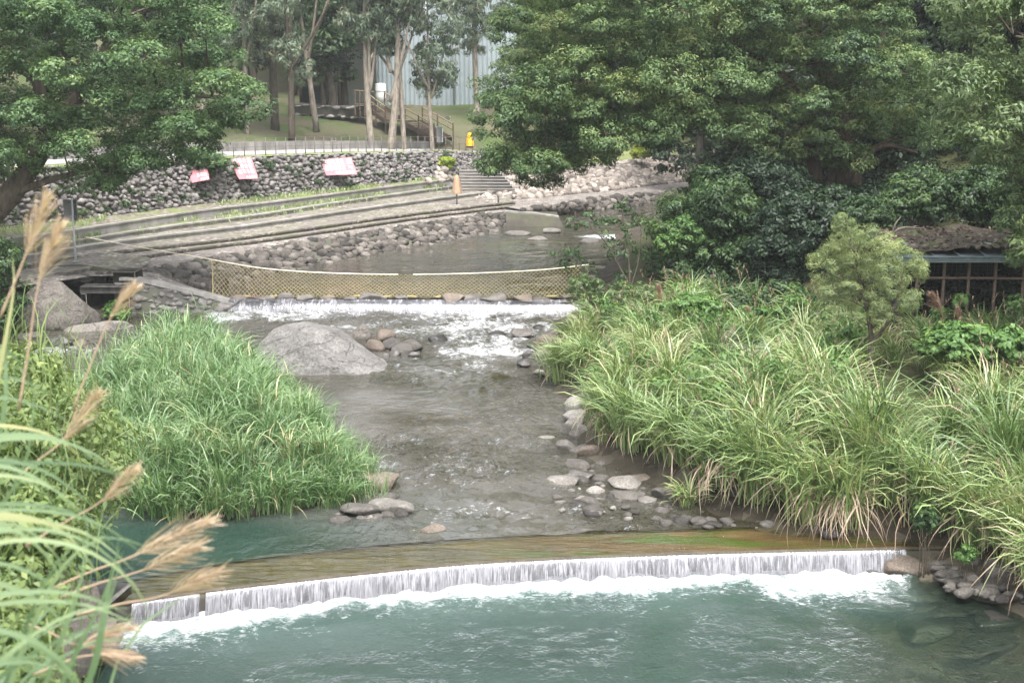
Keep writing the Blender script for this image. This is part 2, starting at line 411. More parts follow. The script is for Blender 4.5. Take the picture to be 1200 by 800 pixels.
def fall_mat(name, cov=.55, freq=9.):
    m, nt = newmat(name); b = NT(nt); u = b.attr('flow').outputs['Vector']
    s1 = b.noise(b.mapping(u, (freq, .9, 1)), 1., 4, .6, .15).outputs['Fac']; s2 = b.noise(b.mapping(u, (freq * 2.6, 2.2, 1)), 1., 3, .6).outputs['Fac']
    broad = b.noise(b.mapping(u, (.9, .3, 1)), 1., 2).outputs['Fac']
    f = b.math('ADD', b.math('ADD', b.math('MULTIPLY', s1, .6), b.math('MULTIPLY', s2, .4)), b.math('MULTIPLY', b.math('SUBTRACT', broad, .5), .5))
    k = b.math('MULTIPLY', b.math('SUBTRACT', f, 1. - cov - .04), 6., clamp=True)
    nrm = b.bump(f, .9, .03)
    cw = b.ramp(b.math('ADD', b.math('MULTIPLY', s1, .45), b.math('MULTIPLY', s2, .55)), [(.34, (.085, .083, .091)), (.5, (.15, .148, .16)), (.66, (.31, .31, .33))])
    wh = b.n('ShaderNodeBsdfDiffuse', i={'Color': cw, 'Normal': nrm}).outputs[0]
    tr = b.n('ShaderNodeBsdfTransparent', i={'Color': (.85, .85, .9, 1)}).outputs[0]
    gl = b.n('ShaderNodeBsdfGlossy', i={'Color': (.9, .9, .95, 1), 'Roughness': .18, 'Normal': nrm}).outputs[0]
    sh = b.mixsh(b.math('ADD', b.math('MULTIPLY', k, .6), .3), tr, wh)
    b.out(b.mixsh(.07, sh, gl)); return m

M = {}
M['leaf_elm'] = leaf_mat('leaf_elm', [(.0, (.025, .062, .022)), (.45, (.062, .118, .046)), (.75, (.118, .19, .072)), (1., (.205, .265, .1))], .34)
M['leaf_camphor'] = leaf_mat('leaf_camphor', [(.0, (.028, .06, .028)), (.45, (.074, .126, .046)), (.72, (.13, .188, .068)), (1., (.22, .24, .085))], .3, .5, .3)
M['leaf_pale'] = leaf_mat('leaf_pale', [(.0, (.035, .065, .022)), (.5, (.085, .13, .05)), (1., (.2, .25, .1))], .25, .45)
M['leaf_gum'] = leaf_mat('leaf_gum', [(.0, (.05, .08, .05)), (.5, (.105, .145, .092)), (.85, (.18, .21, .135)), (1., (.26, .235, .16))], .25, .5)
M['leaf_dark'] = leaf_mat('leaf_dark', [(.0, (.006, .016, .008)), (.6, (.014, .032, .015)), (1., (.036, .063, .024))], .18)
M['leaf_bush'] = leaf_mat('leaf_bush', [(.0, (.014, .033, .013)), (.5, (.033, .068, .024)), (1., (.085, .14, .042))], .25)
M['leaf_bright'] = leaf_mat('leaf_bright', [(.0, (.035, .08, .022)), (.5, (.08, .16, .042)), (1., (.16, .25, .07))], .32)
M['leaf_lime'] = leaf_mat('leaf_lime', [(.0, (.1, .17, .02)), (.5, (.2, .27, .03)), (1., (.42, .4, .04))], .3)
M['leaf_feather'] = leaf_mat('leaf_feather', [(.0, (.1, .135, .065)), (.5, (.19, .24, .11)), (1., (.33, .365, .16))], .4)
M['grass_reed'] = leaf_mat('grass_reed', [(.0, (.045, .095, .03)), (.4, (.082, .155, .055)), (.75, (.15, .24, .1)), (.92, (.25, .33, .155)), (1., (.4, .33, .2))], .3, .4, .5)
M['grass_silver'] = leaf_mat('grass_silver', [(.0, (.05, .09, .03)), (.35, (.11, .18, .07)), (.68, (.215, .285, .105)), (.84, (.31, .355, .165)), (.93, (.3, .235, .16)), (1., (.36, .27, .205))], .26, .4, .5)
M['grass_near'] = leaf_mat('grass_near', [(.0, (.055, .105, .045)), (.5, (.13, .195, .095)), (.85, (.22, .29, .15)), (1., (.3, .3, .14))], .3, .35, .5)
M['leaf_near'] = leaf_mat('leaf_near', [(.0, (.05, .085, .025)), (.5, (.11, .165, .05)), (1., (.22, .26, .09))], .3)
M['plume'] = leaf_mat('plume', [(.0, (.38, .27, .195)), (.5, (.53, .41, .315)), (1., (.68, .56, .45))], .45, .8, .1)
M['plume_dusk'] = leaf_mat('plume_dusk', [(.0, (.2, .13, .1)), (.5, (.34, .23, .18)), (1., (.48, .35, .28))], .3, .8, .1)
M['litter'] = leaf_mat('litter', [(.0, (.04, .03, .02)), (.6, (.1, .07, .05)), (1., (.17, .13, .1))], .1)
M['bark_dark'] = bark_mat('bark_dark', (.05, .04, .032), (.13, .105, .085))
M['bark_brown'] = bark_mat('bark_brown', (.045, .031, .024), (.125, .088, .068))
M['bark_pale'] = bark_mat('bark_pale', (.15, .12, .1), (.36, .31, .27))
M['rock_wall'] = rock_mat('rock_wall', [(.1, (.05, .046, .046)), (.5, (.14, .13, .127)), (.9, (.27, .252, .243))], 3.5)
M['rock_revet'] = rock_mat('rock_revet', [(.1, (.022, .02, .018)), (.5, (.07, .062, .056)), (.9, (.2, .18, .162))], 3.)
M['rock_light'] = rock_mat('rock_light', [(.1, (.09, .077, .068)), (.5, (.19, .165, .145)), (.9, (.34, .3, .265))], 3.)
M['boulder'] = rock_mat('boulder', [(.1, (.06, .057, .055)), (.5, (.135, .13, .126)), (.9, (.215, .207, .2))], 1.5, .85, 1., 0., .2, .03, .08)
M['boulder_plain'] = rock_mat('boulder_plain', [(.1, (.055, .05, .045)), (.5, (.115, .105, .096)), (.9, (.21, .195, .18))], 1.8, .85, 1., 0., .2, .03, .06)
M['rock_wet'] = rock_mat('rock_wet', [(.1, (.012, .0115, .011)), (.5, (.03, .028, .026)), (.9, (.075, .068, .06))], 2.6, .3, .7, 0., .5)
M['rock_river'] = rock_mat('rock_river', [(.1, (.03, .027, .025)), (.5, (.085, .078, .071)), (.9, (.23, .217, .2))], 2.6, .65, 1., 0., .3, 0., .05)
M['rock_tan'] = rock_mat('rock_tan', [(.1, (.045, .035, .028)), (.5, (.1, .081, .066)), (.9, (.2, .168, .14))], 2.6, .7, .7)
M['mortar'] = concrete_mat('mortar', (.05, .047, .044), (.1, .095, .09), .25, .2)
M['concrete'] = concrete_mat('concrete', (.19, .18, .167), (.29, .275, .258), .0, .75)
M['concrete_step'] = concrete_mat('concrete_step', (.19, .178, .167), (.33, .312, .295), .15, .5)
M['pebbled'] = concrete_mat('pebbled', (.095, .083, .076), (.165, .147, .136), .2, .2, 5.)
M['grass_ledge'] = concrete_mat('grass_ledge', (.09, .078, .06), (.15, .13, .105), .9, .2, 5.)
M['grassy_ledge'] = concrete_mat('grassy_ledge', (.08, .07, .062), (.14, .125, .113), .75, .2, 5.)
M['walk'] = concrete_mat('walk', (.125, .112, .104), (.2, .182, .17), .0, .3, 7.)
M['verge'] = concrete_mat('verge', (.15, .17, .07), (.2, .21, .1), 1., .1)
M['path'] = concrete_mat('path', (.22, .215, .205), (.29, .285, .275), 0, .15)
M['stained'] = concrete_mat('stained', (.035, .03, .026), (.07, .061, .053), .2, .4)
M['stair_stone'] = concrete_mat('stair_stone', (.34, .315, .295), (.46, .43, .4), 0, .1)
M['dark_concrete'] = concrete_mat('dark_concrete', (.065, .058, .052), (.12, .11, .1), .2, .5)
M['steel'] = plain_mat('steel', (.42, .44, .45), .5, .5, .1)
M['fence_iron'] = plain_mat('fence_iron', (.1, .085, .08), .6, .4, .3)
M['sign_grey'] = plain_mat('sign_grey', (.3, .3, .3), .6, .4, .1)
M['white_paint'] = plain_mat('white_paint', (.78, .78, .76), .5, .4, .05)
M['wood_dark'] = plain_mat('wood_dark', (.085, .06, .048), .75, .3, .4)
M['wood_rail'] = plain_mat('wood_rail', (.2, .16, .1), .75, .3, .3)
M['hut_dark'] = plain_mat('hut_dark', (.035, .034, .036), .8, .2, .3)
M['hut_blue'] = plain_mat('hut_blue', (.05, .065, .085), .8, .2, .3)
M['cladding'] = plain_mat('cladding', (.27, .315, .33), .55, .4, .1, 0, 1.5)
M['grey_wall'] = plain_mat('grey_wall', (.72, .73, .75), .8, .3, .08, 0, 1.)
M['net'] = plain_mat('net', (.36, .295, .14), .8, .2, .25, 0, 3.)
M['rope'] = plain_mat('rope', (.66, .6, .46), .8, .2, .2)
M['tan_canvas'] = plain_mat('tan_canvas', (.36, .245, .165), .85, .2, .15)
M['yellow'] = plain_mat('yellow', (.8, .45, .03), .6, .3, .1)
M['shed_steel'] = plain_mat('shed_steel', (.11, .08, .062), .7, .3, .35)
M['shed_eave'] = plain_mat('shed_eave', (.24, .29, .31), .6, .4, .25)
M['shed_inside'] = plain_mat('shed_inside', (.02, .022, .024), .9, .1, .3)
M['shed_soil'] = rock_mat('shed_soil', [(.1, (.024, .02, .015)), (.5, (.055, .044, .034)), (.9, (.1, .08, .06))], 2.5, .95, 1., .55)
M['banner_red'] = plain_mat('banner_red', (.4, .15, .17), .7, .2, .12)
M['banner_white'] = plain_mat('banner_white', (.5, .45, .45), .7, .2, .06)
M['water_pool'] = water_mat('water_pool', (.018, .036, .028), (.028, .054, .041), .8, 4.6, 1., .05, True, .22, (.74, .82, .66), (1.1, .85, 1.), .11, milk=.6, clear=True)
M['water_river'] = water_mat('water_river', (.04, .037, .02), (.135, .127, .113), .5, 2.3, 1., .03, True, .4, (.75, .74, .62), (1.1, .7, 1.), .22, teal=True)  # lighter grey: bubbles, plus sky reflection put into the body colour
M['water_upper'] = water_mat('water_upper', (.05, .047, .035), (.075, .07, .052), .75, 1.5, .8, .05, True, .3, (.75, .74, .62), (.9, .45, 1.), .14)
M['water_slab'] = water_mat('water_slab', (.07, .07, .02), (.12, .1, .035), .08, 1.5, .9, .05, False, .5, (.97, .95, .85), (.5, 2.2, 1.), .1, refl=.14, calm=.9)
M['fall'] = fall_mat('fall', .6, 19.)
M['fall_far'] = fall_mat('fall_far', .5, 5.)

# ------------------------------------------------------------------ surveyed lines of the site
def line(pts, z, n=90, sm=2):
    zz = z if np.ndim(z) else [z] * len(pts)
    return resample([P(px, py, q) for (px, py), q in zip(pts, zz)], n, sm)
NT_ = 110
WB = line([(-260, 300), (-120, 280), (0, 265), (100, 257), (200, 243), (300, 232), (420, 219), (520, 207), (575, 201)], 3.3, NT_)
_top = np.array([(-260, 216), (-120, 207), (0, 200), (100, 194), (200, 190), (300, 184), (420, 179.5), (520, 178), (575, 178)], float)
def backwards(L, d):
    t = norm(np.gradient(L[:, :2], axis=0)); n = np.stack([-t[:, 1], t[:, 0]], 1)
    o = L.copy(); o[:, :2] += n * d; return o
WT = backwards(WB, .75)
_px = 600 + FPX * WT[:, 0] / (WT[:, 1] * CP)            # approximate picture column of each station
_py = np.interp(_px, _top[:, 0], _top[:, 1])
WT[:, 2] = [PY(600, y, Y)[2] for y, Y in zip(_py, WT[:, 1])]
S1 = line([(-260, 314), (-120, 296), (0, 281), (70, 272), (160, 257.5), (250, 244), (300, 239), (420, 223), (500, 213), (560, 206)], 3.2, NT_)
S2 = line([(-260, 340), (-100, 312), (20, 292), (90, 281), (155, 271), (225, 261), (300, 252), (400, 236), (500, 222), (575, 212)], 2.8, NT_)
S3 = line([(-260, 368), (-100, 338), (20, 312), (90, 300), (160, 291), (230, 284), (312, 274), (444, 255), (530, 244), (604, 236)], 2.4, NT_)
WK = line([(60, 322), (110, 322), (180, 315), (268, 297), (300, 291), (380, 279), (500, 260), (592, 248)], [2.25, 2.2, 2.1, 2., 2., 2., 2., 2.], NT_)
RB = line([(110, 334), (150, 333), (190, 333), (250, 341), (300, 331), (360, 317), (460, 299), (560, 279), (597, 268)], [1.7, 1.6, 1.45, 1.2, 1.15, 1.15, 1.15, 1.15, 1.15], NT_)
LIP = line([(60, 727), (120, 714), (150, 708), (260, 692), (379, 679), (470, 669), (560, 661), (700, 654), (850, 649), (1072, 644), (1120, 643)], .4, 160)
SLU = line([(60, 694), (110, 685), (164, 676), (278, 655), (400, 642), (517, 632), (640, 625), (780, 620), (1000, 613), (1072, 614), (1120, 618)], .41, 160)
BANK = [(652, 372), (645, 400), (650, 440), (675, 470), (682, 520), (725, 548), (780, 568), (835, 590), (900, 606), (1000, 618), (1095, 638), (1150, 660), (1215, 694), (1330, 745)]
BANKP = np.array([P(a, b, .5) for a, b in BANK])
ISL = [(150, 592), (210, 610), (270, 616), (330, 608), (400, 598), (455, 592), (452, 565), (415, 530), (372, 490), (330, 455), (285, 425), (232, 416), (160, 440), (105, 468), (75, 500), (90, 550)]
ISL = [(a - 22, b) for a, b in ISL]; ISLP = np.array([P(a, b, .48) for a, b in ISL])
def wz(Y): return np.interp(Y, [20, 22, 25, 28, 31, 36, 40, 44, 46.6], [.42, .43, .45, .5, .52, .58, .7, .86, .93])

# ------------------------------------------------------------------ ground
ctrl = []
def c(*pts): ctrl.extend(pts)
c((0,-15,-1.3),(0,5,-1.3),(8,5,-1.2),(0,10,-1.4),(5,14,-1.4),(-2.5,14,-1.3),(0,18,-1.1),(4,18.5,-1.0),(-4.5,18.3,-.9),(6.6,22.2,-.3),(7.2,21.9,-.35),(7.6,22.0,-.15),(7.2,21.2,-.4),(8.0,20.6,-.3),(8.6,19.3,-.35),(7.2,18.5,-.6),(9.3,21.9,.45),(10.4,20.2,.5),(10.6,18,.4),(10.6,15,.8),(11,8,.8),(14,0,2),(12,17,1.6))
c((-6,20.2,-.25),(-3,20.8,-.25),(0,21.4,-.2),(4,22,-.2),(7,22.2,-.15),(-8.6,19.2,.35),(-4,23.6,-.35),(-7,23.4,-.5),(-1,23.8,.1),(-9.3,24.5,-.35),(2,24,.25),(5,23.8,.3))
c((0,25,.3),(2,25,.36),(-1,27,.25),(0,28,.25),(1.2,31,.05),(-2,32,.05),(-3.5,34,.2),(0,36,.3),(-1,39,.45),(-5,41.5,.45),(-8,43,.5),(-1,43,.6),(0,45.5,.6),(-9.5,45.2,.55),(2.7,27,.42),(3.8,25.6,.42),(2.2,34,.3))
for k, p in enumerate(BANKP):
    e0 = .47 - .35 * (k > 9) - .1 * (k > 11)
    c((p[0], p[1], e0), (p[0] + .45, p[1] + .4, e0 + .5), (p[0] + 1., p[1] + .9, e0 + .75), (p[0] + 2.6, p[1] + 2.4, 1.5))
for p in ISLP: c((p[0], p[1], .42))
ic = ISLP.mean(0); c((ic[0], ic[1], 1.05), (ic[0]-1.2, ic[1]+3, 1.05), (ic[0]+1, ic[1]-1.5, .95), (ic[0]-2, ic[1]+.5, 1.0), (ic[0]-.5, ic[1]+5, .9))
c((-15.5,37.8,.4),(-13,40,.45),(-11,42.5,.45),(-16,41,.5),(-14,44,.6),(-13.8,33,.2),(-11.5,28,-.1),(-10,25.5,-.3),(-18.3,43.5,1.3),(-18.5,40,1.2),(-22,41,3),(-20.5,36,2.2),(-17,32,1.3),(-15,27.5,1.1),(-12.5,23,.9),(-10,20.5,.7),(-24,30,4),(-18,22,3.5),(-28,45,4))
c((-7.2,17,.5),(-6.6,15,.75),(-5.8,12.5,1.9),(-5.2,10,3.3),(-4.6,8,4.3),(-4.3,6,5.6),(-4.4,3.5,6.6),(-9,8,6),(-10,14,3.6),(-8,12,3),(-14,4,7.5),(-4.4,0,7.2),(-10,-10,7.5),(-25,10,8))
c((-7,52,.5),(-4,58,.5),(-1.5,65,.6),(0,50,.5),(2,56,.5),(1,69,.9),(4.5,75,1.1),(9,82,1.2),(-9.5,48,.8),(3.6,46.5,1.5),(4.8,50,1.9),(5.6,56,1.9),(7,62,1.9),(10,70,2.0),(14,79,2.0),(20,92,1.6))
c((6,43.5,1.7),(8,47.5,2.6),(9,37,1.7),(8.4,31.5,1.5),(12,33,2.3),(15.5,34,2.5),(13,38,2.9),(17,38,3.4),(15,44,4.2),(12,48,3.5),(20,50,7.5),(25,60,13),(30,45,12),(45,50,24),(22,72,9),(30,100,16),(45,85,26),(30,30,7),(20,28,3.5),(15,23.5,2.0),(22,15,4),(32,8,8))
for k in range(0, NT_, 9):
    for L, dz in ((WB, -.55), (S1, -.7), (S2, -.7), (S3, -.7)): c((L[k][0], L[k][1], L[k][2] + dz))
    w = backwards(WB, 5.2)[k]; c((w[0], w[1], WT[k][2] - .12))
    w = backwards(WB, 9.)[k]; c((w[0], w[1], WT[k][2] + .35))
for k in range(0, NT_, 10): c((WK[k][0], WK[k][1], WK[k][2] - .7), (RB[k][0], RB[k][1], .75))
c((-15,92,6.5),(-5,92,6.3),(2,98,6.6),(-15,105,7.6),(-5,106,7.7),(4,106,7.7),(-25,95,8),(-35,82,9),(-50,72,14),(-62,100,24),(-32,120,14),(0,126,13),(20,122,13),(14,102,3.4),(6,92,1.6),(13,93,1.5),(0,93,3.2),(8,98,2.6),(20,100,3.2),(4,97,3.4),(0,170,30),(-60,170,40),(60,170,44),(-100,60,34),(-60,20,20),(80,20,34),(100,90,55),(-100,130,50),(0,230,52),(90,230,70),(-90,230,66),(-40,-20,14),(50,-20,14),(-120,230,70),(120,230,80))
CT = np.array(ctrl, float)
_A = np.linalg.norm(CT[:, None, :2] - CT[None, :, :2], axis=2); _n = len(CT)
_S = np.zeros((_n + 3, _n + 3)); _S[:_n, :_n] = _A - np.eye(_n) * .25; _S[:_n, _n] = 1; _S[_n, :_n] = 1; _S[:_n, _n+1:] = CT[:, :2]; _S[_n+1:, :_n] = CT[:, :2].T
_w = np.linalg.solve(_S, np.concatenate([CT[:, 2], np.zeros(3)]))
def ground_z(xy):
    xy = np.atleast_2d(np.asarray(xy, float)); out = np.empty(len(xy))
    for s in range(0, len(xy), 20000):
        q = xy[s:s+20000]; out[s:s+20000] = np.linalg.norm(q[:, None] - CT[None, :, :2], axis=2) @ _w[:_n] + _w[_n] + q @ _w[_n+1:]
    return out
gx = np.concatenate([np.linspace(-130, -27, 40), np.arange(-26.5, 26.6, .38), np.linspace(27, 130, 40)])
gy = np.concatenate([np.linspace(-25, 3, 14), np.arange(3.4, 62, .38), np.arange(62.5, 112, 1.1), np.linspace(113, 240, 40)])
GX, GY = np.meshgrid(gx, gy, indexing='ij'); g2 = np.stack([GX.ravel(), GY.ravel()], 1); gz = ground_z(g2)
g3 = np.column_stack([g2, np.zeros(len(g2))])
gz = gz + .06 * fbm(g3 * 1.1, 3, 2) + .5 * smooth(105, 140, g2[:, 1]) * fbm(g3 * .12, 3, 4)
sm = smooth(66, 80, g2[:, 1]) * smooth(4, -2, g2[:, 0]) * smooth(118, 105, g2[:, 1])           # mown slope
wet = 1 - smooth(.5, .9, gz - np.interp(g2[:, 1], [0, 19, 22, 46, 47, 100], [-.3, -.3, .1, .55, .9, 1.2]))
tint = np.clip(.5 * (1 - wet) + .5 * sm * (1 - wet), 0, 1)
mb = MB(); mb.add(np.column_stack([g2, gz]), grid_faces(len(gx), len(gy)), tint)
def ground_mat():
    m, nt = newmat('ground'); b = NT(nt); p = b.pos(); t = b.attr('tint').outputs['Fac']
    n1 = b.noise(p, 1.2, 6, .65).outputs['Fac']; n2 = b.noise(p, 9, 5, .7).outputs['Fac']; n3 = b.noise(p, .35, 4, .6).outputs['Fac']
    v = b.n('ShaderNodeTexVoronoi', i={'Vector': p, 'Scale': 3.2, 'Randomness': 1.}); cell = b.n('ShaderNodeSeparateColor', i={0: v.outputs['Color']}).outputs[0]
    bed = b.mix(.5, b.ramp(n1, [(.3, (.024, .02, .014)), (.7, (.07, .055, .036))]), b.ramp(cell, [(0, (.018, .016, .013)), (.6, (.05, .044, .034)), (1, (.11, .1, .08))]))
    soil = b.ramp(n2, [(.3, (.03, .026, .016)), (.5, (.045, .05, .02)), (.75, (.075, .09, .03))])
    lawn = b.mix(b.ramp(n3, [(.38, (0,0,0)), (.58, (1,1,1))]), b.ramp(n2, [(.3, (.035, .058, .017)), (.7, (.08, .11, .036))]), b.ramp(n2, [(.3, (.065, .06, .035)), (.7, (.13, .115, .078))]))
    cc = b.mix(b.ramp(t, [(.1, (0,0,0)), (.35, (1,1,1))]), bed, soil)
    cc = b.mix(b.ramp(t, [(.6, (0,0,0)), (.85, (1,1,1))]), cc, lawn)
    b.out(b.pbsdf(cc, .9, .2, b.bump(b.math('ADD', n2, n1), .8, .06))); return m
M['ground'] = ground_mat()
tag(mb.obj('ground', M['ground']), 'earth banks, river bed and mown slope of the valley', 'ground', kind='structure')

# ------------------------------------------------------------------ water
def sheet(name, xs, ys, zf, mat, foamf=None, mask=None, label='', extra=None):
    X, Y = np.meshgrid(xs, ys, indexing='ij'); q = np.stack([X.ravel(), Y.ravel()], 1); z = zf(q)
    f = np.zeros(len(q)) if foamf is None else foamf(q)
    mb = MB(); F = grid_faces(len(xs), len(ys))
    if mask is not None:
        ok = mask(q); F = F[ok[F].all(1)]
        used = np.unique(F); re = -np.ones(len(q), int); re[used] = np.arange(len(used)); F = re[F]; q, z, f = q[used], z[used], f[used]
    mb.add(np.column_stack([q, z]), F, np.clip(f, 0, 1))
    return tag(mb.obj(name, mat), label, 'water', kind='structure')
lipx, lipy = LIP[:, 0], LIP[:, 1]
def lip_y(x): return np.interp(x, lipx, lipy)
def slu_y(x): return np.interp(x, SLU[:, 0], SLU[:, 1])
def pool_foam(q):
    d = lip_y(q[:, 0]) - .12 - q[:, 1]; n = fbm(np.column_stack([q * 1.3, 0*d]), 3, 8); n2 = fbm(np.column_stack([q * .45, 0*d]), 2, 5)
    wid = .2 + .25 * n2 + .1 * smooth(-2, -6, q[:, 0]) + .2 * smooth(4, 6.5, q[:, 0])
    dd = d + .3 * n - .3 * n2 - .12 * smooth(-2, -6, q[:, 0]); f = np.interp(dd, [.1, .45, .75, 1.1, 1.6, 2.4, 3.], [.9, .8, .6, .5, .42, .26, 0.])
    f = f + .12 * smooth(2.6, .6, d) * smooth(3.5, 6.5, q[:, 0])
    f = f + 0 * d
    return f * smooth(7.9, 7.1, q[:, 0])
def pool_z(q):
    d = lip_y(q[:, 0]) - q[:, 1]; k = smooth(1.4, .15, d); p3 = np.column_stack([q, 0*d])
    return .0 + k * (.05 + .05 * fbm(p3 * 3., 3, 6) + .03 * fbm(p3 * 9, 2, 3)) + .012 * fbm(p3 * np.array([1.1, 2., 1]), 3, 1)
sheet('water', np.concatenate([np.arange(-12, -8.1, .3), np.arange(-8, 9.6, .075), np.arange(9.7, 16, .3)]), np.concatenate([np.linspace(-24, 8, 14), np.arange(8.4, 16, .3), np.arange(16, 23, .075)]), pool_z, M['water_pool'], pool_foam,
      lambda q: q[:, 1] < lip_y(q[:, 0]) + .25, 'teal plunge pool below the low weir')

foam_glint_blobs = [  # px, py, rx(m), ry(m), strength
    (300,368,1.9,.9,.66),(350,372,2.4,1.,.66),(420,366,2.2,.8,.66),(480,370,2.5,1.1,.62),(545,370,2.4,1.1,.66),(520,400,2.6,1.,.5),(450,383,1.6,.8,.55),(560,425,2.4,1.,.48),(600,374,1.7,1.1,.64),(620,385,1.4,1.2,.7),
    (270,372,1.2,.8,.9),(560,385,2.6,1.3,.72),(500,385,2.4,1.,.62),(575,405,2.2,1.6,.7),(545,415,2.0,1.6,.6),(600,395,1.4,1.2,.72),(530,430,2.6,1.8,.46),(420,385,1.6,.8,.55),(470,440,2.,1.5,.3),(580,440,1.5,1.5,.3),
    (60,410,2.4,.7,.7),(20,425,2.,.8,.75),(110,404,1.6,.5,.55),(160,395,2.,.5,.4),(190,388,1.2,.4,.45),(5,412,1.5,.6,.5),(240,385,1.2,.5,.5),
    (470,540,2.6,1.1,.42),(540,555,2.8,1.6,.42),(600,520,2.,.8,.4),(560,600,2.4,.9,.44),(700,600,2.4,.7,.44),(480,520,2.,.8,.4),(640,560,1.5,1.,.38),(690,622,1.0,.25,.5),(730,612,.7,.25,.5)]  # mid-river entries: white flecks painted for sparkle on the riffles
FB = [(P(a, b, float(wz(43 if b < 390 else 40 if b < 440 else 27))), rx, ry * (2.0 if b < 445 else 1.2), s) for a, b, rx, ry, s in foam_glint_blobs]
def river_foam_glint(q):
    f = np.zeros(len(q)); p3 = np.column_stack([q, 0*q[:, 0]])
    for p, rx, ry, s in FB:
        d = np.sqrt(((q[:, 0] - p[0]) / rx)**2 + ((q[:, 1] - p[1]) / ry)**2); f = np.maximum(f, s * smooth(1.3, .3, d))
    return f * (.85 + .3 * fbm(p3 * 1.1, 2, 4)) + .1
def river_z(q):
    p3 = np.column_stack([q * np.array([1, 1.4]), 0*q[:, 0]]); k = river_foam_glint(q)
    lo = smooth(.1, .5, k)
    return wz(q[:, 1]) + lo * (.07 * fbm(p3 * 1.7, 3, 6) + .03 * fbm(p3 * 5, 2, 2)) + .012 * fbm(p3 * 2, 3, 1)
rx = np.concatenate([np.arange(-24, -14, .35), np.arange(-14, 9.4, .1)]); rv = np.linspace(0, 1, 260)
RX, RV = np.meshgrid(rx, rv, indexing='ij'); RY = (slu_y(RX) - .1) * (1 - RV) + 46.75 * RV; q = np.stack([RX.ravel(), RY.ravel()], 1)
mb = MB(); mb.add(np.column_stack([q, river_z(q)]), grid_faces(len(rx), len(rv)), np.clip(river_foam_glint(q), 0, 1)); tag(mb.obj('water', M['water_river']), 'shallow rippled river between the two weirs', 'water', kind='structure')
def up_z(q): return np.interp(q[:, 1], [46, 69.5, 73, 76, 110], [1.3, 1.3, 1.5, 1.6, 1.62])
def up_foam(q):
    p = P(730, 275, 1.4); d = np.sqrt(((q[:, 0] - p[0]) / 3.2)**2 + ((q[:, 1] - p[1]) / 1.6)**2)
    p2 = P(640, 283, 1.35); d2 = np.sqrt(((q[:, 0] - p2[0]) / 2.5)**2 + ((q[:, 1] - p2[1]) / 1.5)**2)
    return .95 * smooth(1.5, .2, d) + .5 * smooth(1.4, .2, d2)
sheet('water', np.arange(-14, 22, .3), np.arange(46.75, 104, .3), up_z, M['water_upper'], up_foam, None, 'calm dammed pool above the net weir')

# low weir: sill slab, thin sheet of water over it, curtain falling from its lip
weir = thing('concrete_weir', LIP[80] - np.array([0, 0, .6]), 'long low concrete weir with a wet algae-stained sill crossing the river', 'weir')
mb = MB(); up = SLU.copy(); lo = LIP.copy(); lo[:, 2] = .385; up[:, 2] = .37
loft(mb, up, lo, 8, .5)
u2 = up.copy(); u2[:, 2] = -.6; loft(mb, u2, up, 3, .5)
M['sill_lip'] = rock_mat('sill_lip', [(.1, (.024, .02, .013)), (.5, (.055, .045, .03)), (.9, (.1, .083, .06))], 2.5, .5)
def sill_mat():
    m, nt = newmat('weir_sill'); b = NT(nt); p = b.pos(); x = b.n('ShaderNodeSeparateXYZ', i={0: p}).outputs[0]
    n1 = b.noise(b.mapping(p, (.6, 1.4, 1)), 1.3, 6, .65, .6).outputs['Fac']; n2 = b.noise(p, 14, 4, .7).outputs['Fac']; n3 = b.noise(b.mapping(p, (.35, 1.8, 1)), 1.2, 4, .6).outputs['Fac']
    c1 = b.ramp(n1, [(.3, (.03, .02, .01)), (.55, (.07, .047, .023)), (.75, (.13, .1, .06))])
    c1 = b.mix(b.ramp(n3, [(.47, (0,0,0)), (.56, (1,1,1))]), c1, (.035, .06, .01))
    c0 = b.ramp(n1, [(.3, (.018, .016, .004)), (.7, (.05, .043, .011))])
    cc = b.mix(b.n('ShaderNodeMapRange', i={'Value': x, 'From Min': -1.5, 'From Max': 2.}).outputs[0], c0, c1)
    cc = b.mix(.3, cc, b.mix(n2, (.3,.3,.3), (.8,.8,.8)), 'OVERLAY')
    b.out(b.pbsdf(cc, .7, .1, b.bump(n2, .5, .02))); return m
mb.obj('sill', sill_mat(), weir)
mb = MB(); d = lo.copy(); d[:, 2] = -.6; d[:, 1] += .06; loft(mb, lo - np.array([0, 0, .004]), d, 4, .3); mb.obj('face', M['dark_concrete'], weir)
mb = MB(); e = LIP.copy(); e[:, 2] = .36; e[:, 1] -= .02; e2 = e.copy(); e2[:, 1] += .16
tube(mb, e + np.array([0, .08, .045]), .045, 6, .5); mb.obj('lip', M['sill_lip'], weir)
mb = MB(); A = SLU.copy(); A[:, 2] = .435; B = LIP.copy(); B[:, 2] = .425; B[:, 1] += .12
loft(mb, A, B, 14, .5); tag(mb.obj('water', M['water_slab']), 'thin sheet of water sliding over the weir sill', 'water', kind='structure')
mb = MB(); n = 640; Lf = resample(LIP, n, 0); Lf = Lf[(Lf[:, 0] > -6.45) & (Lf[:, 0] < 7.45)]; prof = []
for s in np.linspace(0, 1, 9):
    q = Lf.copy(); q[:, 1] += .1 - .2 * s ** .6 - .05 * s; q[:, 2] = .432 - .45 * s ** 1.7; prof.append(q)
V = np.stack(prof, 1); x = np.broadcast_to(Lf[:, :1], V.shape[:2]); s = np.broadcast_to(np.linspace(0, 1, 9)[None], V.shape[:2])
jit = vnoise(np.stack([x * 9, s * 1.2, 0 * x], -1), 3) * .018 * s; V[..., 1] -= jit
keep = np.abs(Lf[:-1, 0] + 5.35) > .05
F = grid_faces(len(Lf), 9).reshape(len(Lf) - 1, 8, 4)[keep].reshape(-1, 4)
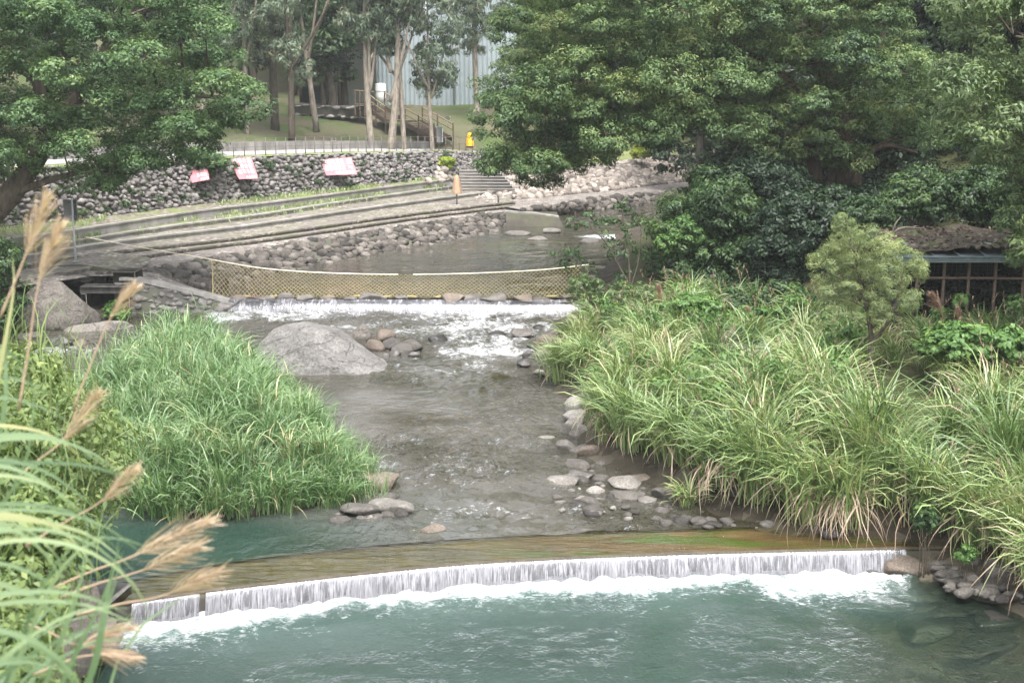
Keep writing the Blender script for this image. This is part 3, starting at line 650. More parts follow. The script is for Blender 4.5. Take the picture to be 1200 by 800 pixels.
mb.add(V.reshape(-1, 3), F, .5, np.stack([x, s, 0 * x], -1).reshape(-1, 3))
tag(mb.obj('waterfall', M['fall']), 'thin streaked curtain of water falling over the low weir', 'waterfall', kind='structure')

# upper weir: crest wall, stones on it, falls between them
CR = line([(262, 353), (330, 353.5), (420, 354), (520, 354.5), (600, 355), (660, 355), (730, 352)], 1.24, 200)
uw = thing('stone_weir', CR[90] - np.array([0, 0, .8]), 'low stone weir under the yellow net, with water spilling over it', 'weir')
mb = MB(); bk = CR + np.array([0, .9, -.06]); loft(mb, bk, CR, 4, .3, .03); dn = CR.copy(); dn[:, 2] = .3; dn[:, 1] += .05; loft(mb, CR, dn, 5, .3, .04); b2 = bk.copy(); b2[:, 2] = .2; loft(mb, b2, bk, 2)
mb.obj('crest', M['rock_wet'], uw)
mb = MB(); C2 = CR[(np.arange(200) < 190)]; prof = []
for s in np.linspace(0, 1, 8):
    q = C2.copy(); q[:, 1] += .3 - .42 * s ** .5 - .12 * s; q[:, 2] = 1.3 - .42 * s ** 1.6; prof.append(q)
V = np.stack(prof, 1); x = np.broadcast_to(C2[:, :1], V.shape[:2]); s = np.broadcast_to(np.linspace(0, 1, 8)[None], V.shape[:2])
gap = vnoise(np.stack([C2[:, 0] * .9, 0 * C2[:, 0], 0 * C2[:, 0]], -1), 4) > -.8
F = grid_faces(len(C2), 8).reshape(len(C2) - 1, 7, 4)[gap[:-1]].reshape(-1, 4)
mb.add(V.reshape(-1, 3), F, .5, np.stack([x, s, 0 * x], -1).reshape(-1, 3))
tag(mb.obj('waterfall', M['fall_far']), 'white water spilling over the stone weir under the net', 'waterfall', kind='structure')

# ------------------------------------------------------------------ terraces, rubble wall, revetment
terr = thing('stepped_terrace', (S3[55][0], S3[55][1], 1.7), 'stepped concrete and pebble terrace descending from the rubble wall to the dammed pool', 'terrace')
def strip(name, A, B, mat, nv=5, wob=.02):
    mb = MB(); loft(mb, A, B, nv, .5, wob); return mb.obj(name, mat, terr)
def drop(L, h, out=.05):
    d = backwards(L, -out); d[:, 2] -= h; return d
strip('ledge', WB, S1, M['grass_ledge'])
strip('ledge', drop(S1, .38), S2, M['grassy_ledge'])
S25 = S2 * .5 + S3 * .5; S25[:, 2] = 2.62
strip('ledge', drop(S2, .2), S25, M['pebbled']); strip('ledge', drop(S25, .2), S3, M['pebbled'])
S4 = S3 * .52 + WK * .48; S4[:, 2] = 2.24
strip('ledge', drop(S3, .15), S4, M['pebbled']); strip('walkway', drop(S4, .15), WK, M['walk'], 7)
for L, h in ((S1, .38), (S2, .2), (S25, .19), (S3, .15), (S4, .13)):
    mb = MB(); t = backwards(L, .22); t[:, 2] += .012; f = drop(L, 0, .06); f[:, 2] += .012; f2 = f.copy(); f2[:, 2] -= .07
    loft(mb, t, f, 2, .5, .01); loft(mb, f, f2, 2, .5, .006); d0 = L.copy(); d0[:, 2] -= .06; loft(mb, f2, d0, 2, .5, .006); d = drop(L, h + .1, .02); loft(mb, d0, d, 4, .5, .012); mb.obj('riser', M['concrete_step'] if h > .17 else M['pebbled'], terr)

_rg = np.random.default_rng(23); mb = MB()
for A_, B_, n_, lo_, hi_ in ((WB, S1, 2600, .0, .75), (drop(S1, .38), S2, 1100, .0, .8), (drop(S1, .38), S2, 700, .0, .18), (drop(S2, .2), S25, 500, 0., .12)):
    k_ = _rg.uniform(8, NT_ - 3, n_); i_ = k_.astype(int); t_ = _rg.uniform(lo_, hi_, n_)[:, None]; fr_ = (k_ - i_)[:, None]
    a_ = A_[i_] * (1 - fr_) + A_[i_ + 1] * fr_; b_ = B_[i_] * (1 - fr_) + B_[i_ + 1] * fr_; p_ = a_ * (1 - t_) + b_ * t_
    ok_ = vnoise(p_ * .55, 17) > -.05; p_ = p_[ok_]; m_ = len(p_)
    blades(mb, p_, _rg.uniform(0, 6.28, m_), _rg.uniform(.08, .28, m_), _rg.uniform(0, .5, m_), _rg.uniform(.6, 1.6, m_), _rg.uniform(.03, .06, m_), np.clip(_rg.normal(.66, .15, m_), 0, 1), _rg, 3)
tag(mb.obj('ledge_grass', M['grass_silver']), 'patchy short grass growing on the upper terrace ledges', 'grass', kind='stuff')
def stone_face(A, B, pitch, sz, rg, mat, name, parent, flat=.6, tv=.22, jit=.3, depth=.0):
    """Stones bedded in rows over the sloping face between line A (top) and line B (base)."""
    La = np.linalg.norm(np.diff(A, axis=0), axis=1).sum(); h = np.linalg.norm(A - B, axis=1).mean()
    nu = int(La / pitch); nv = max(2, int(h / (pitch * .78)))
    u = np.linspace(0, 1, nu)[:, None] + np.zeros((1, nv)); v = np.linspace(0.04, .98, nv)[None] + np.zeros((nu, 1))
    u = u + (np.arange(nv) % 2)[None] * .5 / nu + rg.normal(0, jit, u.shape) / nu; v = v + rg.normal(0, jit * .6, v.shape) / nv
    u = np.clip(u, 0, 1).ravel(); v = np.clip(v, 0, 1).ravel()
    k = np.linspace(0, 1, len(A)); pa = np.stack([np.interp(u, k, A[:, i]) for i in range(3)], 1); pb = np.stack([np.interp(u, k, B[:, i]) for i in range(3)], 1)
    C = pa + (pb - pa) * v[:, None]
    S = sz * rg.uniform(.62, 1.25, (len(C), 1)) * np.stack([rg.uniform(.85, 1.35, len(C)), rg.uniform(.7, 1., len(C)), rg.uniform(flat * .8, flat * 1.35, len(C))], 1)
    C[:, 1] += depth
    mb = MB(); scatter_rocks(mb, C, S, rg, np.clip(rg.normal(.5, tv, len(C)), 0, 1)); return mb.obj(name, mat, parent)
rg = np.random.default_rng(21)
wall = thing('rubble_wall', (WB[50][0], WB[50][1], WB[50][2]), 'long grey retaining wall of piled cobbles above the grassy ledge', 'wall')
mb = MB(); loft(mb, WT + np.array([0, .12, -.05]), WB + np.array([0, .12, -.1]), 6, .5, .03); mb.obj('backing', M['mortar'], wall)
stone_face(WT, WB, .25, .155, rg, M['rock_wall'], 'stonework', wall, .8, .13, .42)
rev = thing('stone_revetment', (RB[60][0], RB[60][1], 1.1), 'sloping revetment of rounded stones along the edge of the dammed pool', 'revetment')
mb = MB(); loft(mb, WK + np.array([0, 0, -.03]), RB + np.array([0, .15, -.15]), 6, .5, .04); mb.obj('backing', M['mortar'], rev)
stone_face(WK + np.array([0, 0, -.08]), RB, .4, .265, rg, M['rock_revet'], 'stonework', rev, .75, .2, .4)

# verge, road, low kerb wall and railing along the top of the rubble wall
V1 = backwards(WT, 1.3); V1[:, 2] += .05; V2 = backwards(WT, 4.2); V2[:, 2] += .12; V3 = backwards(WT, 6.); V3[:, 2] += .1
mb = MB(); loft(mb, V1, WT + np.array([0, 0, .02]), 4, .5, .04); tag(mb.obj('ground', M['verge']), 'strip of grass along the top of the rubble wall', 'ground', kind='structure')
mb = MB(); loft(mb, V2, V1 + np.array([0, 0, .01]), 4, .5, .01); tag(mb.obj('path', M['path']), 'pale concrete riverside path behind the railing', 'path', kind='structure')
kw = thing('low_kerb_wall', V2[70], 'low pale concrete wall on the far side of the riverside path', 'wall')
mb = MB(); T = V2.copy(); T[:, 2] += .5; T2 = backwards(T, .2); loft(mb, T, V2 - np.array([0, 0, .2]), 3, .5); loft(mb, T2, T, 2, .5); b_ = T2.copy(); b_[:, 2] -= .9; loft(mb, b_, T2, 2); mb.obj('wall', M['concrete'], kw)
fn = thing('metal_railing', V1[60], 'thin dark metal post railing along the top of the rubble wall', 'fence')
FL = resample(backwards(WT, .7), 62, 0)
for p in FL[22:]:
    mb = MB(); tube(mb, [p + np.array([0, 0, -.1]), p + np.array([0, 0, .98])], .024, 6); mb.obj('post', M['fence_iron'], fn)
for hz in (.95, .5):
    mb = MB(); tube(mb, FL[22:] + np.array([0, 0, hz]), .012, 5); mb.obj('rail', M['fence_iron'], fn)

# stone stairs at the end of the wall and the sloping wing wall
stp = thing('stone_stairs', P(560, 222, 2.7), 'broad flight of pale stone steps at the end of the rubble wall', 'stairs')
for k in range(7):
    a = P(541 - k * .6, 222 - k * 3.6, 2.72 + .15 * k); w = 3.3 - .1 * k
    mb = MB(); box(mb, (a[0] + w / 2, a[1] + .45, a[2] - .06), (w, .95, .19), 0., .5, .025); mb.obj('step', M['stair_stone'], stp)
wing = thing('concrete_wing_wall', P(620, 266, 1.3), 'dark sloping concrete wing wall ending the walkway beside far rapids', 'wall')
mb = MB(); t0 = np.array([PY(592, 248, 71.6), PY(625, 250, 71.3), PY(655, 254.5, 71.)]); b0 = np.array([PY(594, 269, 70.3), PY(628, 269, 70.2), PY(664, 269, 70.1)]); t0 = resample(t0, 20, 0); b0 = resample(b0, 20, 0); b0[:, 2] -= .25
loft(mb, t0, b0, 6, .5, .03); bk = t0 + np.array([0, 7., .0]); loft(mb, bk, t0, 4, .5, .02); mb.obj('wall', M['stained'], wing)
mb = MB(); loft(mb, t0 + np.array([0, .5, .035]), t0 + np.array([0, -.04, .035]), 2, .5, .005); loft(mb, t0 + np.array([0, -.04, .035]), t0 + np.array([0, -.04, -.12]), 2, .5, .005); mb.obj('coping', M['concrete'], wing)

# far bank: low rubble wall at the water, pale path, pale riprap above
LW_T = line([(612, 246), (660, 240), (700, 234), (760, 228), (810, 222), (880, 214)], 2.15, 60); LW_B = line([(645, 252), (670, 250), (710, 246), (760, 240), (800, 235), (880, 226)], 1.55, 60)
lw = thing('stone_embankment', LW_B[30], 'low stone embankment at the water under the pale riprap', 'embankment')
mb = MB(); loft(mb, LW_T, LW_B + np.array([0, .1, -.3]), 4, .5, .03); mb.obj('backing', M['mortar'], lw)
stone_face(LW_T, LW_B, .4, .3, rg, M['rock_revet'], 'stonework', lw, .7)
RP_B = line([(560, 236), (620, 233), (660, 229), (720, 223), (800, 213), (880, 205)], 2.3, 60); RP_T = np.array([PY(px, py, Y) for px, py, Y in ((560, 203, 90), (620, 200, 90), (660, 198, 90.5), (720, 191, 92), (800, 180, 96), (880, 175, 100))]); RP_T = resample(RP_T, 60, 2)
mb = MB(); loft(mb, RP_B, LW_T, 4, .5, .01); tag(mb.obj('path', M['walk']), 'pale path between the far embankment and the riprap', 'path', kind='structure')
rp = thing('riprap_bank', RP_B[30], 'bank of pale tan angular riprap stones across the far pool', 'riprap')
mb = MB(); loft(mb, RP_T + np.array([0, .3, -.12]), RP_B + np.array([0, .3, -.2]), 6, .5, .03); mb.obj('backing', M['dark_concrete'], rp)
stone_face(RP_T, RP_B, .4, .27, rg, M['rock_light'], 'stonework', rp, .85, .25, .4)
mb = MB(); e = RP_T + np.array([0, 6, .4]); loft(mb, e, RP_T, 3, .5, .05); tag(mb.obj('ground', M['verge']), 'grass above the pale riprap', 'ground', kind='structure')
hp = thing('stone_heap', P(508, 208, 3.3), 'small heap of pale stones at the foot of the rubble wall', 'stones')
C = np.array([P(px, py, z) for px, py, z in [(506,208,3.3),(513,209,3.3),(520,208,3.3),(527,207,3.3),(510,204,3.5),(517,204,3.5),(524,203,3.5),(514,199,3.75),(520,199,3.75),(503,212,3.25),(531,210,3.25),(518,212,3.2)]])
mb = MB(); scatter_rocks(mb, C, np.tile([[.3, .26, .22]], (len(C), 1)) * rg.uniform(.7, 1.2, (len(C), 1)), rg, rg.uniform(.3, .9, len(C))); mb.obj('stonework', M['rock_light'], hp)

# culvert and stone-faced ramp at the left end of the stone weir
cul = thing('culvert_outlet', P(128, 372, .75), 'small square concrete culvert outlet beside the leaning boulder', 'culvert')
p = P(128, 374, .7)
for dx, w in ((-.86, .2), (.62, .34)):
    mb = MB(); box(mb, (p[0] + dx, p[1] + .25, p[2] + .42), (w, .6, 1.05), 0, .5, .02); mb.obj('jamb', M['concrete'], cul)
mb = MB(); box(mb, (p[0] - .1, p[1] + .3, p[2] + 1.08), (1.75, .7, .27), 0, .5, .02); mb.obj('lintel', M['concrete'], cul)
mb = MB(); box(mb, (p[0] - .1, p[1] + 1.6, p[2] + .4), (1.3, .1, 1.1), 0, .5); mb.obj('back_wall', M['hut_dark'], cul)
mb = MB(); box(mb, (p[0] + .55, p[1] + .75, p[2] + 1.0), (.8, 1.0, 1.4), 0, .5, .03); mb.obj('headwall', M['dark_concrete'], cul)
ramp = thing('stone_ramp', P(205, 364, .8), 'wedge-shaped ramp with stacked stone face and pale concrete top beside weir', 'ramp')
tp = resample([PY(140, 326, 45.9), PY(155, 325.5, 45.9), PY(200, 336, 46.), PY(240, 345, 46.1), PY(268, 353, 46.2)], 40, 1); bt = tp.copy(); bt[:, 2] = .55; bt[:, 1] -= .25
mb = MB(); loft(mb, tp, bt, 10, .5, .03); mb.obj('backing', M['mortar'], ramp)
stone_face(tp - np.array([0, 0, .08]), bt, .25, .185, rg, M['rock_wall'], 'stonework', ramp, .6, .1, .3, .02)
bk = np.array([WK[i] for i in np.linspace(4, 30, 40).astype(int)]); bk = resample([(WK[2][0], WK[2][1], 2.2), (WK[14][0], WK[14][1], 2.1), P(205, 330, 1.7), P(240, 341, 1.4), P(272, 350, 1.28)], 40, 1)
mb = MB(); loft(mb, bk, tp + np.array([0, .4, .03]), 6, .5, .03); mb.obj('ramp_top', M['walk'], ramp)
mb = MB(); loft(mb, tp + np.array([0, .42, .045]), tp + np.array([0, -.07, .045]), 2, .5, .004); loft(mb, tp + np.array([0, -.07, .045]), tp + np.array([0, -.07, -.08]), 2, .5, .004); mb.obj('coping', M['concrete'], ramp)
fc = thing('terrace_end_wall', P(80, 330, 1.7), 'stained concrete end wall of the terrace under the grey sign', 'wall')
A = np.array([PY(58, 312, 48.2), PY(92, 309, 48.4), PY(150, 318, 48.0), PY(150, 324, 47.)]); A = resample(A, 24, 0); B = A.copy(); B[:, 2] = .9; B[:, 1] -= .15
mb = MB(); loft(mb, A, B, 6, .5, .02); q = A + np.array([0, 3.0, .12]); mb.obj('wall', M['dark_concrete'], fc); mb = MB(); loft(mb, q, A, 4, .5, .02); mb.obj('top', M['pebbled'], fc)

# ------------------------------------------------------------------ net and rope
NTOP = resample([PY(248, 304, 47.3), PY(300, 314, 47.25), PY(360, 319, 47.2), PY(430, 321.5, 47.2), PY(520, 321.5, 47.2), PY(600, 318.5, 47.2), PY(645, 315.5, 47.25), PY(690, 310, 47.3)], 172, 2)
net = thing('safety_net', NTOP[86] - np.array([0, 0, .9]), 'yellow diamond-mesh net hung from a rope across the river above the weir', 'net')
nj = 15; cols = len(NTOP)
NB_ = NTOP.copy(); NB_[:, 2] = 1.26 + .05 * np.sin(np.arange(cols) * .5); NB_[:, 1] -= .1
G = NTOP[:, None] * (1 - np.linspace(0, 1, nj))[None, :, None] + NB_[:, None] * np.linspace(0, 1, nj)[None, :, None]
G[..., 1] += .12 * np.sin(np.linspace(0, np.pi, nj))[None] + .05 * fbm(G * 1.3, 2, 3); G += .008 * RNG.normal(size=G.shape)
seg = []
for i in range(cols - 1):
    for j in range(nj - 1):
        seg.append((G[i, j], G[i+1, j+1])) if (i + j) % 2 == 0 else seg.append((G[i, j+1], G[i+1, j]))
mb = MB()
for a, b in seg: beam(mb, a, b, .011, .011, .5)
for j in (nj - 1,): tube(mb, G[:, j], .022, 5)
for i in (0,): tube(mb, G[i], .02, 5)
mb.obj('mesh', M['net'], net)
rp_pts = np.concatenate([resample([PY(101, 278, 52.3), PY(170, 291, 49.8), NTOP[0]], 14, 1)[:-1], NTOP])
mb = MB(); tube(mb, rp_pts, .022, 6); mb.obj('rope', M['rope'], net)

# ------------------------------------------------------------------ loose rocks of the river
def rock(name, px, py, z, rx, ry, rz, mat, label, seed, sink=.35, group=None, sub=3, tint=.5, yaw=None, cat='rock', cuts=13, hmin=.42, rough=.05):
    p = P(px, py, z); V, F = rock_shape(sub, seed, cuts, rough, hmin); a = (seed * 1.7) % 6.28 if yaw is None else yaw
    W = V * np.array([rx, ry, rz]); W = np.stack([W[:, 0]*math.cos(a) - W[:, 1]*math.sin(a), W[:, 0]*math.sin(a) + W[:, 1]*math.cos(a), W[:, 2]], 1)
    o = bpy.data.objects.new(name, MB().add(W, F, tint).mesh(name, mat)); COL.objects.link(o)
    o.location = (p[0], p[1] + ry * .5, z + rz * (1 - 2 * sink) * .9)
    return tag(o, label, cat, group)
# the big smooth boulder
def big_boulder():
    V, F = ICO[6]; V = V.copy(); W = V.copy()
    prof = np.array([[-1.0, 0], [-.9, .3], [-.6, .78], [-.25, .98], [.1, .88], [.5, .5], [.8, .22], [1.0, 0]])
    topz = np.interp(V[:, 0], prof[:, 0], prof[:, 1])
    r = np.sqrt(np.clip(1 - V[:, 0]**2, 0, 1)) + 1e-6
    W[:, 2] = np.sign(V[:, 2]) * (np.abs(V[:, 2]) / r) ** .8 * topz
    for n_, h in (((.1, -.93, .34), .74), ((.5, -.6, .62), .76), ((-.55, -.6, .58), .8), ((-.1, .3, .95), .9), ((.35, .1, .93), .8)):
        n_ = np.array(n_) / np.linalg.norm(n_); d = W @ n_ - h; W -= np.clip(d, 0, None)[:, None] * n_ * .8
    W *= (1 + .035 * fbm(V * 2.2, 4, 5)[:, None] + .01 * fbm(V * 9, 3, 2)[:, None])
    W *= np.array([2.4, 1.6, 1.7]); p = P(372, 440, .55)
    o = MB().add(W, F, .5).obj('boulder', M['boulder']); o.location = (p[0] - .05, p[1] + 1.1, .36); return o
tag(big_boulder(), 'huge smooth grey boulder with dark seams beside the grass island', 'boulder')
rock('boulder', 60, 386, .75, 1.4, 1.1, 1.4, M['boulder_plain'], 'tall leaning brownish boulder beside the culvert outlet', 31, .42, sub=5, yaw=.3, cat='boulder', cuts=8, hmin=.7, rough=.05)
rock('boulder', 118, 391, .72, 1.35, .6, .42, M['boulder_plain'], 'long flat pale boulder lying in the side stream', 37, .5, sub=4, yaw=.1, cat='boulder', tint=.75, rough=.04)
specs = [ # px, py, z, r, flatness, material, tint, label
    (172,366,.8,.55,.5,'rock_river',.35,'grey flat stone at the foot of the stone-faced ramp'),
    (30,398,.75,.5,.6,'rock_river',.5,'pale rounded stone below the leaning boulder'),
    (70,405,.72,.5,.7,'rock_wet',.6,'dark wet stone in the side stream beneath the flat pale boulder'),
    (92,407,.72,.32,.8,'rock_tan',.5,'tan stone touching a dark wet stone in the side stream'),
    (25,420,.7,.5,.6,'rock_wet',.3,'black wet stone in the white water at the far end of side stream'),
    (190,396,.72,.42,.75,'rock_wet',.45,'dark round stone in the side stream behind the grass island'),
    (152,410,.7,.45,.45,'rock_river',.6,'flat grey stone between the side stream and the grass island'),
    (205,404,.7,.5,.5,'rock_river',.45,'grey stone just left of the big boulder behind the grass'),
    (255,395,.7,.55,.45,'rock_river',.55,'low grey stone between the stone ramp and big boulder'),
    (420,396,.75,.62,.6,'boulder_plain',.4,'brown-grey stone topmost of the pile behind the big boulder'),
    (447,402,.72,.5,.75,'rock_tan',.55,'tan rounded stone in the pile behind the big boulder'),
    (436,411,.7,.42,.7,'rock_tan',.35,'reddish stone below the tan one behind the big boulder'),
    (458,409,.7,.45,.8,'rock_river',.3,'dark grey angular stone in the pile behind the big boulder'),
    (470,413,.68,.36,.7,'rock_river',.4,'small grey stone at the middle of the stone pile'),
    (484,410,.7,.46,.65,'rock_river',.35,'grey block at the right end of the stone pile'),
    (463,418,.66,.3,.6,'rock_wet',.7,'small wet stone at the water side of the stone pile'),
    (484,418,.66,.26,.6,'rock_wet',.6,'smallest dark wet stone right of the stone pile'),
    (513,400,.74,.34,.5,'rock_wet',.2,'lone black wet rock in the rapids'),
    (583,393,.76,.4,.35,'rock_wet',.35,'flat dark rock awash in the rapids below the net weir'),
    (612,393,.78,.6,.4,'rock_river',.55,'pale flat rock at the right side of the rapids'),
    (632,386,.8,.45,.3,'rock_wet',.4,'dark slab in the rapids close to the right bank'),
    (648,398,.78,.55,.75,'rock_river',.45,'round grey rock against the right bank above the grass'),
    (646,412,.74,.6,.8,'rock_tan',.5,'brown rock below the round grey one on the right bank'),
    (636,428,.68,.62,.7,'rock_river',.55,'large pale grey rock jutting from the right bank into rapids'),
    (622,420,.7,.34,.6,'rock_wet',.6,'dark stone in front of the brown bank rock'),
    (612,428,.66,.3,.5,'rock_wet',.5,'small dark stone at the tail of the rapids near right bank'),
    (626,408,.72,.25,.6,'rock_wet',.45,'little black stone between pale flat rock and brown bank rock'),
    (640,360,.98,.7,.55,'boulder_plain',.4,'angular rock slab at the right end of the net weir'),
    (675,357,1.0,.8,.45,'rock_river',.5,'broad pale rock below the sapling on the right bank'),
    (678,482,.55,.42,.85,'rock_river',.85,'white stone on top of another at the grass edge'),
    (676,497,.52,.48,.8,'rock_river',.8,'pale stone middle of the heap at the grass edge'),
    (672,510,.5,.44,.75,'rock_river',.7,'pale rounded stone at the foot of the heap at the grass edge'),
    (690,474,.6,.36,.8,'rock_river',.4,'dark grey stone crowning the heap at the grass edge'),
    (665,527,.5,.36,.65,'rock_river',.55,'rounded grey stone upstream in the shallows'),
    (692,536,.48,.34,.7,'rock_tan',.6,'rounded tan stone close to drooping grass in the shallows'),
    (680,530,.48,.3,.5,'rock_river',.4,'small grey stone between two rounded stones in the shallows'),
    (675,549,.47,.42,.4,'rock_river',.5,'flat grey stone in the middle of the stony shallows'),
    (682,562,.47,.48,.42,'rock_wet',.85,'dark flat stone in front of the flat grey one in the shallows'),
    (655,567,.46,.5,.3,'rock_river',.7,'low pale slab awash farthest out in the shallows'),
    (738,570,.46,.62,.3,'rock_river',.8,'broad pale flat stone, largest of the stony shallows'),
    (755,564,.46,.42,.32,'rock_tan',.7,'tan flat stone lying against the broad pale one'),
    (697,578,.45,.26,.55,'rock_river',.9,'small white stone alone in the shallows'),
    (694,592,.44,.34,.45,'rock_river',.45,'grey wet stone under the small white one'),
    (735,585,.45,.44,.25,'rock_river',.55,'low slab just breaking the water below the broad pale stone'),
    (762,588,.45,.26,.4,'rock_river',.7,'small pale stone beside a tilted one in shallows'),
    (780,584,.46,.36,.6,'rock_river',.5,'tilted grey stone nearest the grass in the shallows'),
    (640,516,.5,.24,.35,'rock_river',.8,'small pale stone at the edge of the smooth green water'),
    (632,519,.5,.16,.35,'rock_river',.7,'tiny pale stone far out at edge of the green water'),
    (705,545,.48,.22,.5,'rock_river',.45,'small stone under the drooping tuft in the shallows'),
    (440,571,.5,.62,.55,'rock_tan',.65,'large tan stone at the tip of the grass island'),
    (460,600,.46,.55,.35,'rock_river',.7,'flat pale stone at the water tip of the grass island'),
    (425,604,.46,.6,.4,'rock_river',.5,'grey flat stone half under the island grass'),
    (455,585,.47,.3,.35,'rock_river',.4,'small dark stone between the tan and flat stones of the island'),
    (508,622,.44,.3,.35,'rock_tan',.5,'small tan stone alone in front of the weir sill'),
    (375,535,.52,.3,.5,'rock_river',.5,'grey stone on the river side of the grass island'),
    (1056,672,.02,.5,.55,'rock_tan',.45,'wet orange-brown rock in the foam at the end of the weir'),
    (1028,672,.0,.26,.4,'rock_wet',.7,'small dark rock touching the orange-brown one in the foam'),
    (1135,687,.05,.62,.5,'rock_river',.6,'large rounded grey-brown stone at the end of the weir'),
    (1182,688,.15,.62,.55,'rock_river',.45,'mossy grey stone right of the large rounded one'),
    (1162,692,.05,.36,.35,'rock_wet',.8,'dark flat stone between two large bank stones'),
    (1165,706,.0,.55,.25,'rock_wet',.9,'brown slab awash below the large rounded stone'),
    (1100,668,.08,.34,.5,'rock_wet',.7,'dark wet rock between the foam and the bank'),
    (1145,665,.25,.3,.7,'rock_river',.4,'grey stone in the rubble under the bank grass'),
    (1165,668,.3,.26,.7,'rock_river',.5,'small grey stone on the rubble under bank grass'),
    (1180,672,.3,.22,.7,'rock_river',.6,'small pale stone highest of the rubble under bank grass'),
    (965,606,.45,.5,.5,'rock_river',.4,'grey stone under the drooping grass behind the weir sill'),
    (915,605,.44,.4,.4,'rock_wet',.8,'dark stone under the grass edge left of the grey one'),
    (1010,612,.44,.45,.45,'rock_river',.35,'mossy stone under the grass at right end of the sill'),
    (880,600,.45,.42,.35,'rock_river',.5,'flat stone at the grass edge above the algae patch'),
    (855,415,1.7,.95,.75,'rock_tan',.6,'large tan boulder in the grass of the right bank'),
    (880,420,1.7,.8,.6,'rock_river',.7,'pale boulder beside the large tan one in the grass'),
    (818,418,1.6,.7,.6,'rock_river',.35,'dark grey rock left of the large tan boulder in the grass'),
    (800,424,1.55,.4,.6,'rock_river',.45,'small grey rock leftmost of the rocks in the grass'),
    (606,276,1.3,.7,.3,'rock_river',.6,'flat pale rock in front of the wing wall'),
    (645,272,1.34,.6,.3,'rock_river',.7,'flat grey rock at the right end of the wing wall'),
    (630,281,1.3,.7,.2,'rock_river',.65,'low pale rock shelf nearest the dammed pool'),
    (690,284,1.32,.7,.3,'rock_river',.55,'grey rock in the far rapids behind the sapling'),
]
for k, (px, py, z, r, fl, mt, ti, lab) in enumerate(specs):
    rock('river_rock', px, py, z, r * (1.05 if k % 3 else .85), r * .72, r * fl * .95, M[mt], lab, 200 + k, .38, None, 3, ti, yaw=(k * .7) % 1.2 - .6)
for k, (px, py, zz, rr, lab) in enumerate([(1090,705,-.18,.7,'brown stone under water nearest the orange-brown rock'),(1140,722,-.16,.8,'broad brown slab under water off the large rounded stone'),(1185,735,-.15,.7,'brown slab under water at the right edge'),(1040,715,-.25,.6,'dim brown stone under the clear water below the foam'),(1170,765,-.3,.9,'dim brown slab deep under water in the right corner'),(1095,745,-.35,.7,'greenish slab deep under water off the right shore')]):
    rock('sunken_stone', px, py, zz, rr * 1.3, rr * .8, rr * .2, M['rock_wet'], lab, 520 + k, .4, None, 3, .45, yaw=.1 * k)
xs = [(278,351,.34),(333,351,.42),(360,352,.36),(385,350,.3),(437,351,.5),(470,351,.36),(528,353,.5),(555,352,.42),(578,353,.55),(613,353,.5),(310,352,.3),(410,352,.26)]
for k, (px, py, r) in enumerate(xs):
    rock('crest_stone', px, py, 1.26, r * 1.2, r * .7, r * .45, M['rock_tan'] if k % 3 == 0 else M['rock_river'], 'flat pale stone laid on the crest of the weir under the net', 330 + k, .35, 'stones along the crest of the net weir', 3, .6, .1, 'stone')

# small pebbles and cobbles of the shallows and margins, too many to count
mb = MB(); C = []
for poly, n, zz in (([(640,505),(680,500),(800,585),(900,605),(1000,618),(980,628),(760,612),(660,600),(640,560)], 130, .46), ([(40,395),(250,385),(260,398),(180,415),(30,430),(0,430),(0,405)], 90, .68), ([(395,595),(480,590),(480,604),(400,612)], 40, .44), ([(600,405),(655,390),(660,440),(620,440)], 50, .68), ([(1085,640),(1130,650),(1230,680),(1230,712),(1110,692)], 240, .17), ([(380,395),(500,405),(495,420),(430,415)], 40, .66)):
    pl = np.array(poly, float); lo, hi = pl.min(0), pl.max(0); q = rg.uniform(lo, hi, (n * 4, 2)); q = q[in_poly(q, pl)][:n]
    C += [P(a, b, zz) for a, b in q]
C = np.array(C); S = np.abs(rg.normal(.075, .05, (len(C), 1))) * np.array([[1.25, .9, .55]]) + .02
scatter_rocks(mb, C, S, rg, np.clip(rg.normal(.35, .25, len(C)), 0, 1)); tag(mb.obj('pebbles', M['rock_river']), 'scattered pebbles and cobbles along the river margins', 'pebbles', kind='stuff')

# left abutment of the low weir
ab = thing('weir_abutment', P(100, 715, .3), 'pale concrete abutment block at the plant-covered end of the weir', 'abutment')
mb = MB(); p = P(100, 705, .5); box(mb, (p[0] - .35, p[1] + .35, .2), (1.75, 1.0, .75), -.15, .5, .05); mb.obj('block', M['concrete'], ab)
for k, (px, py, z, r, lab) in enumerate([(80,735,.35,.62,'rounded pale boulder under the weir abutment'),(95,770,.2,.6,'pale boulder at the pool edge below the plumes'),(60,790,.5,.7,'pale concrete-like boulder lowest at the near bank'),(60,700,.7,.6,'pale boulder half hidden in leaves behind the abutment')]):
    rock('boulder', px, py, z, r * 1.2, r, r * .75, M['rock_light'], lab, 400 + k, .4, None, 4, .35, cat='boulder')

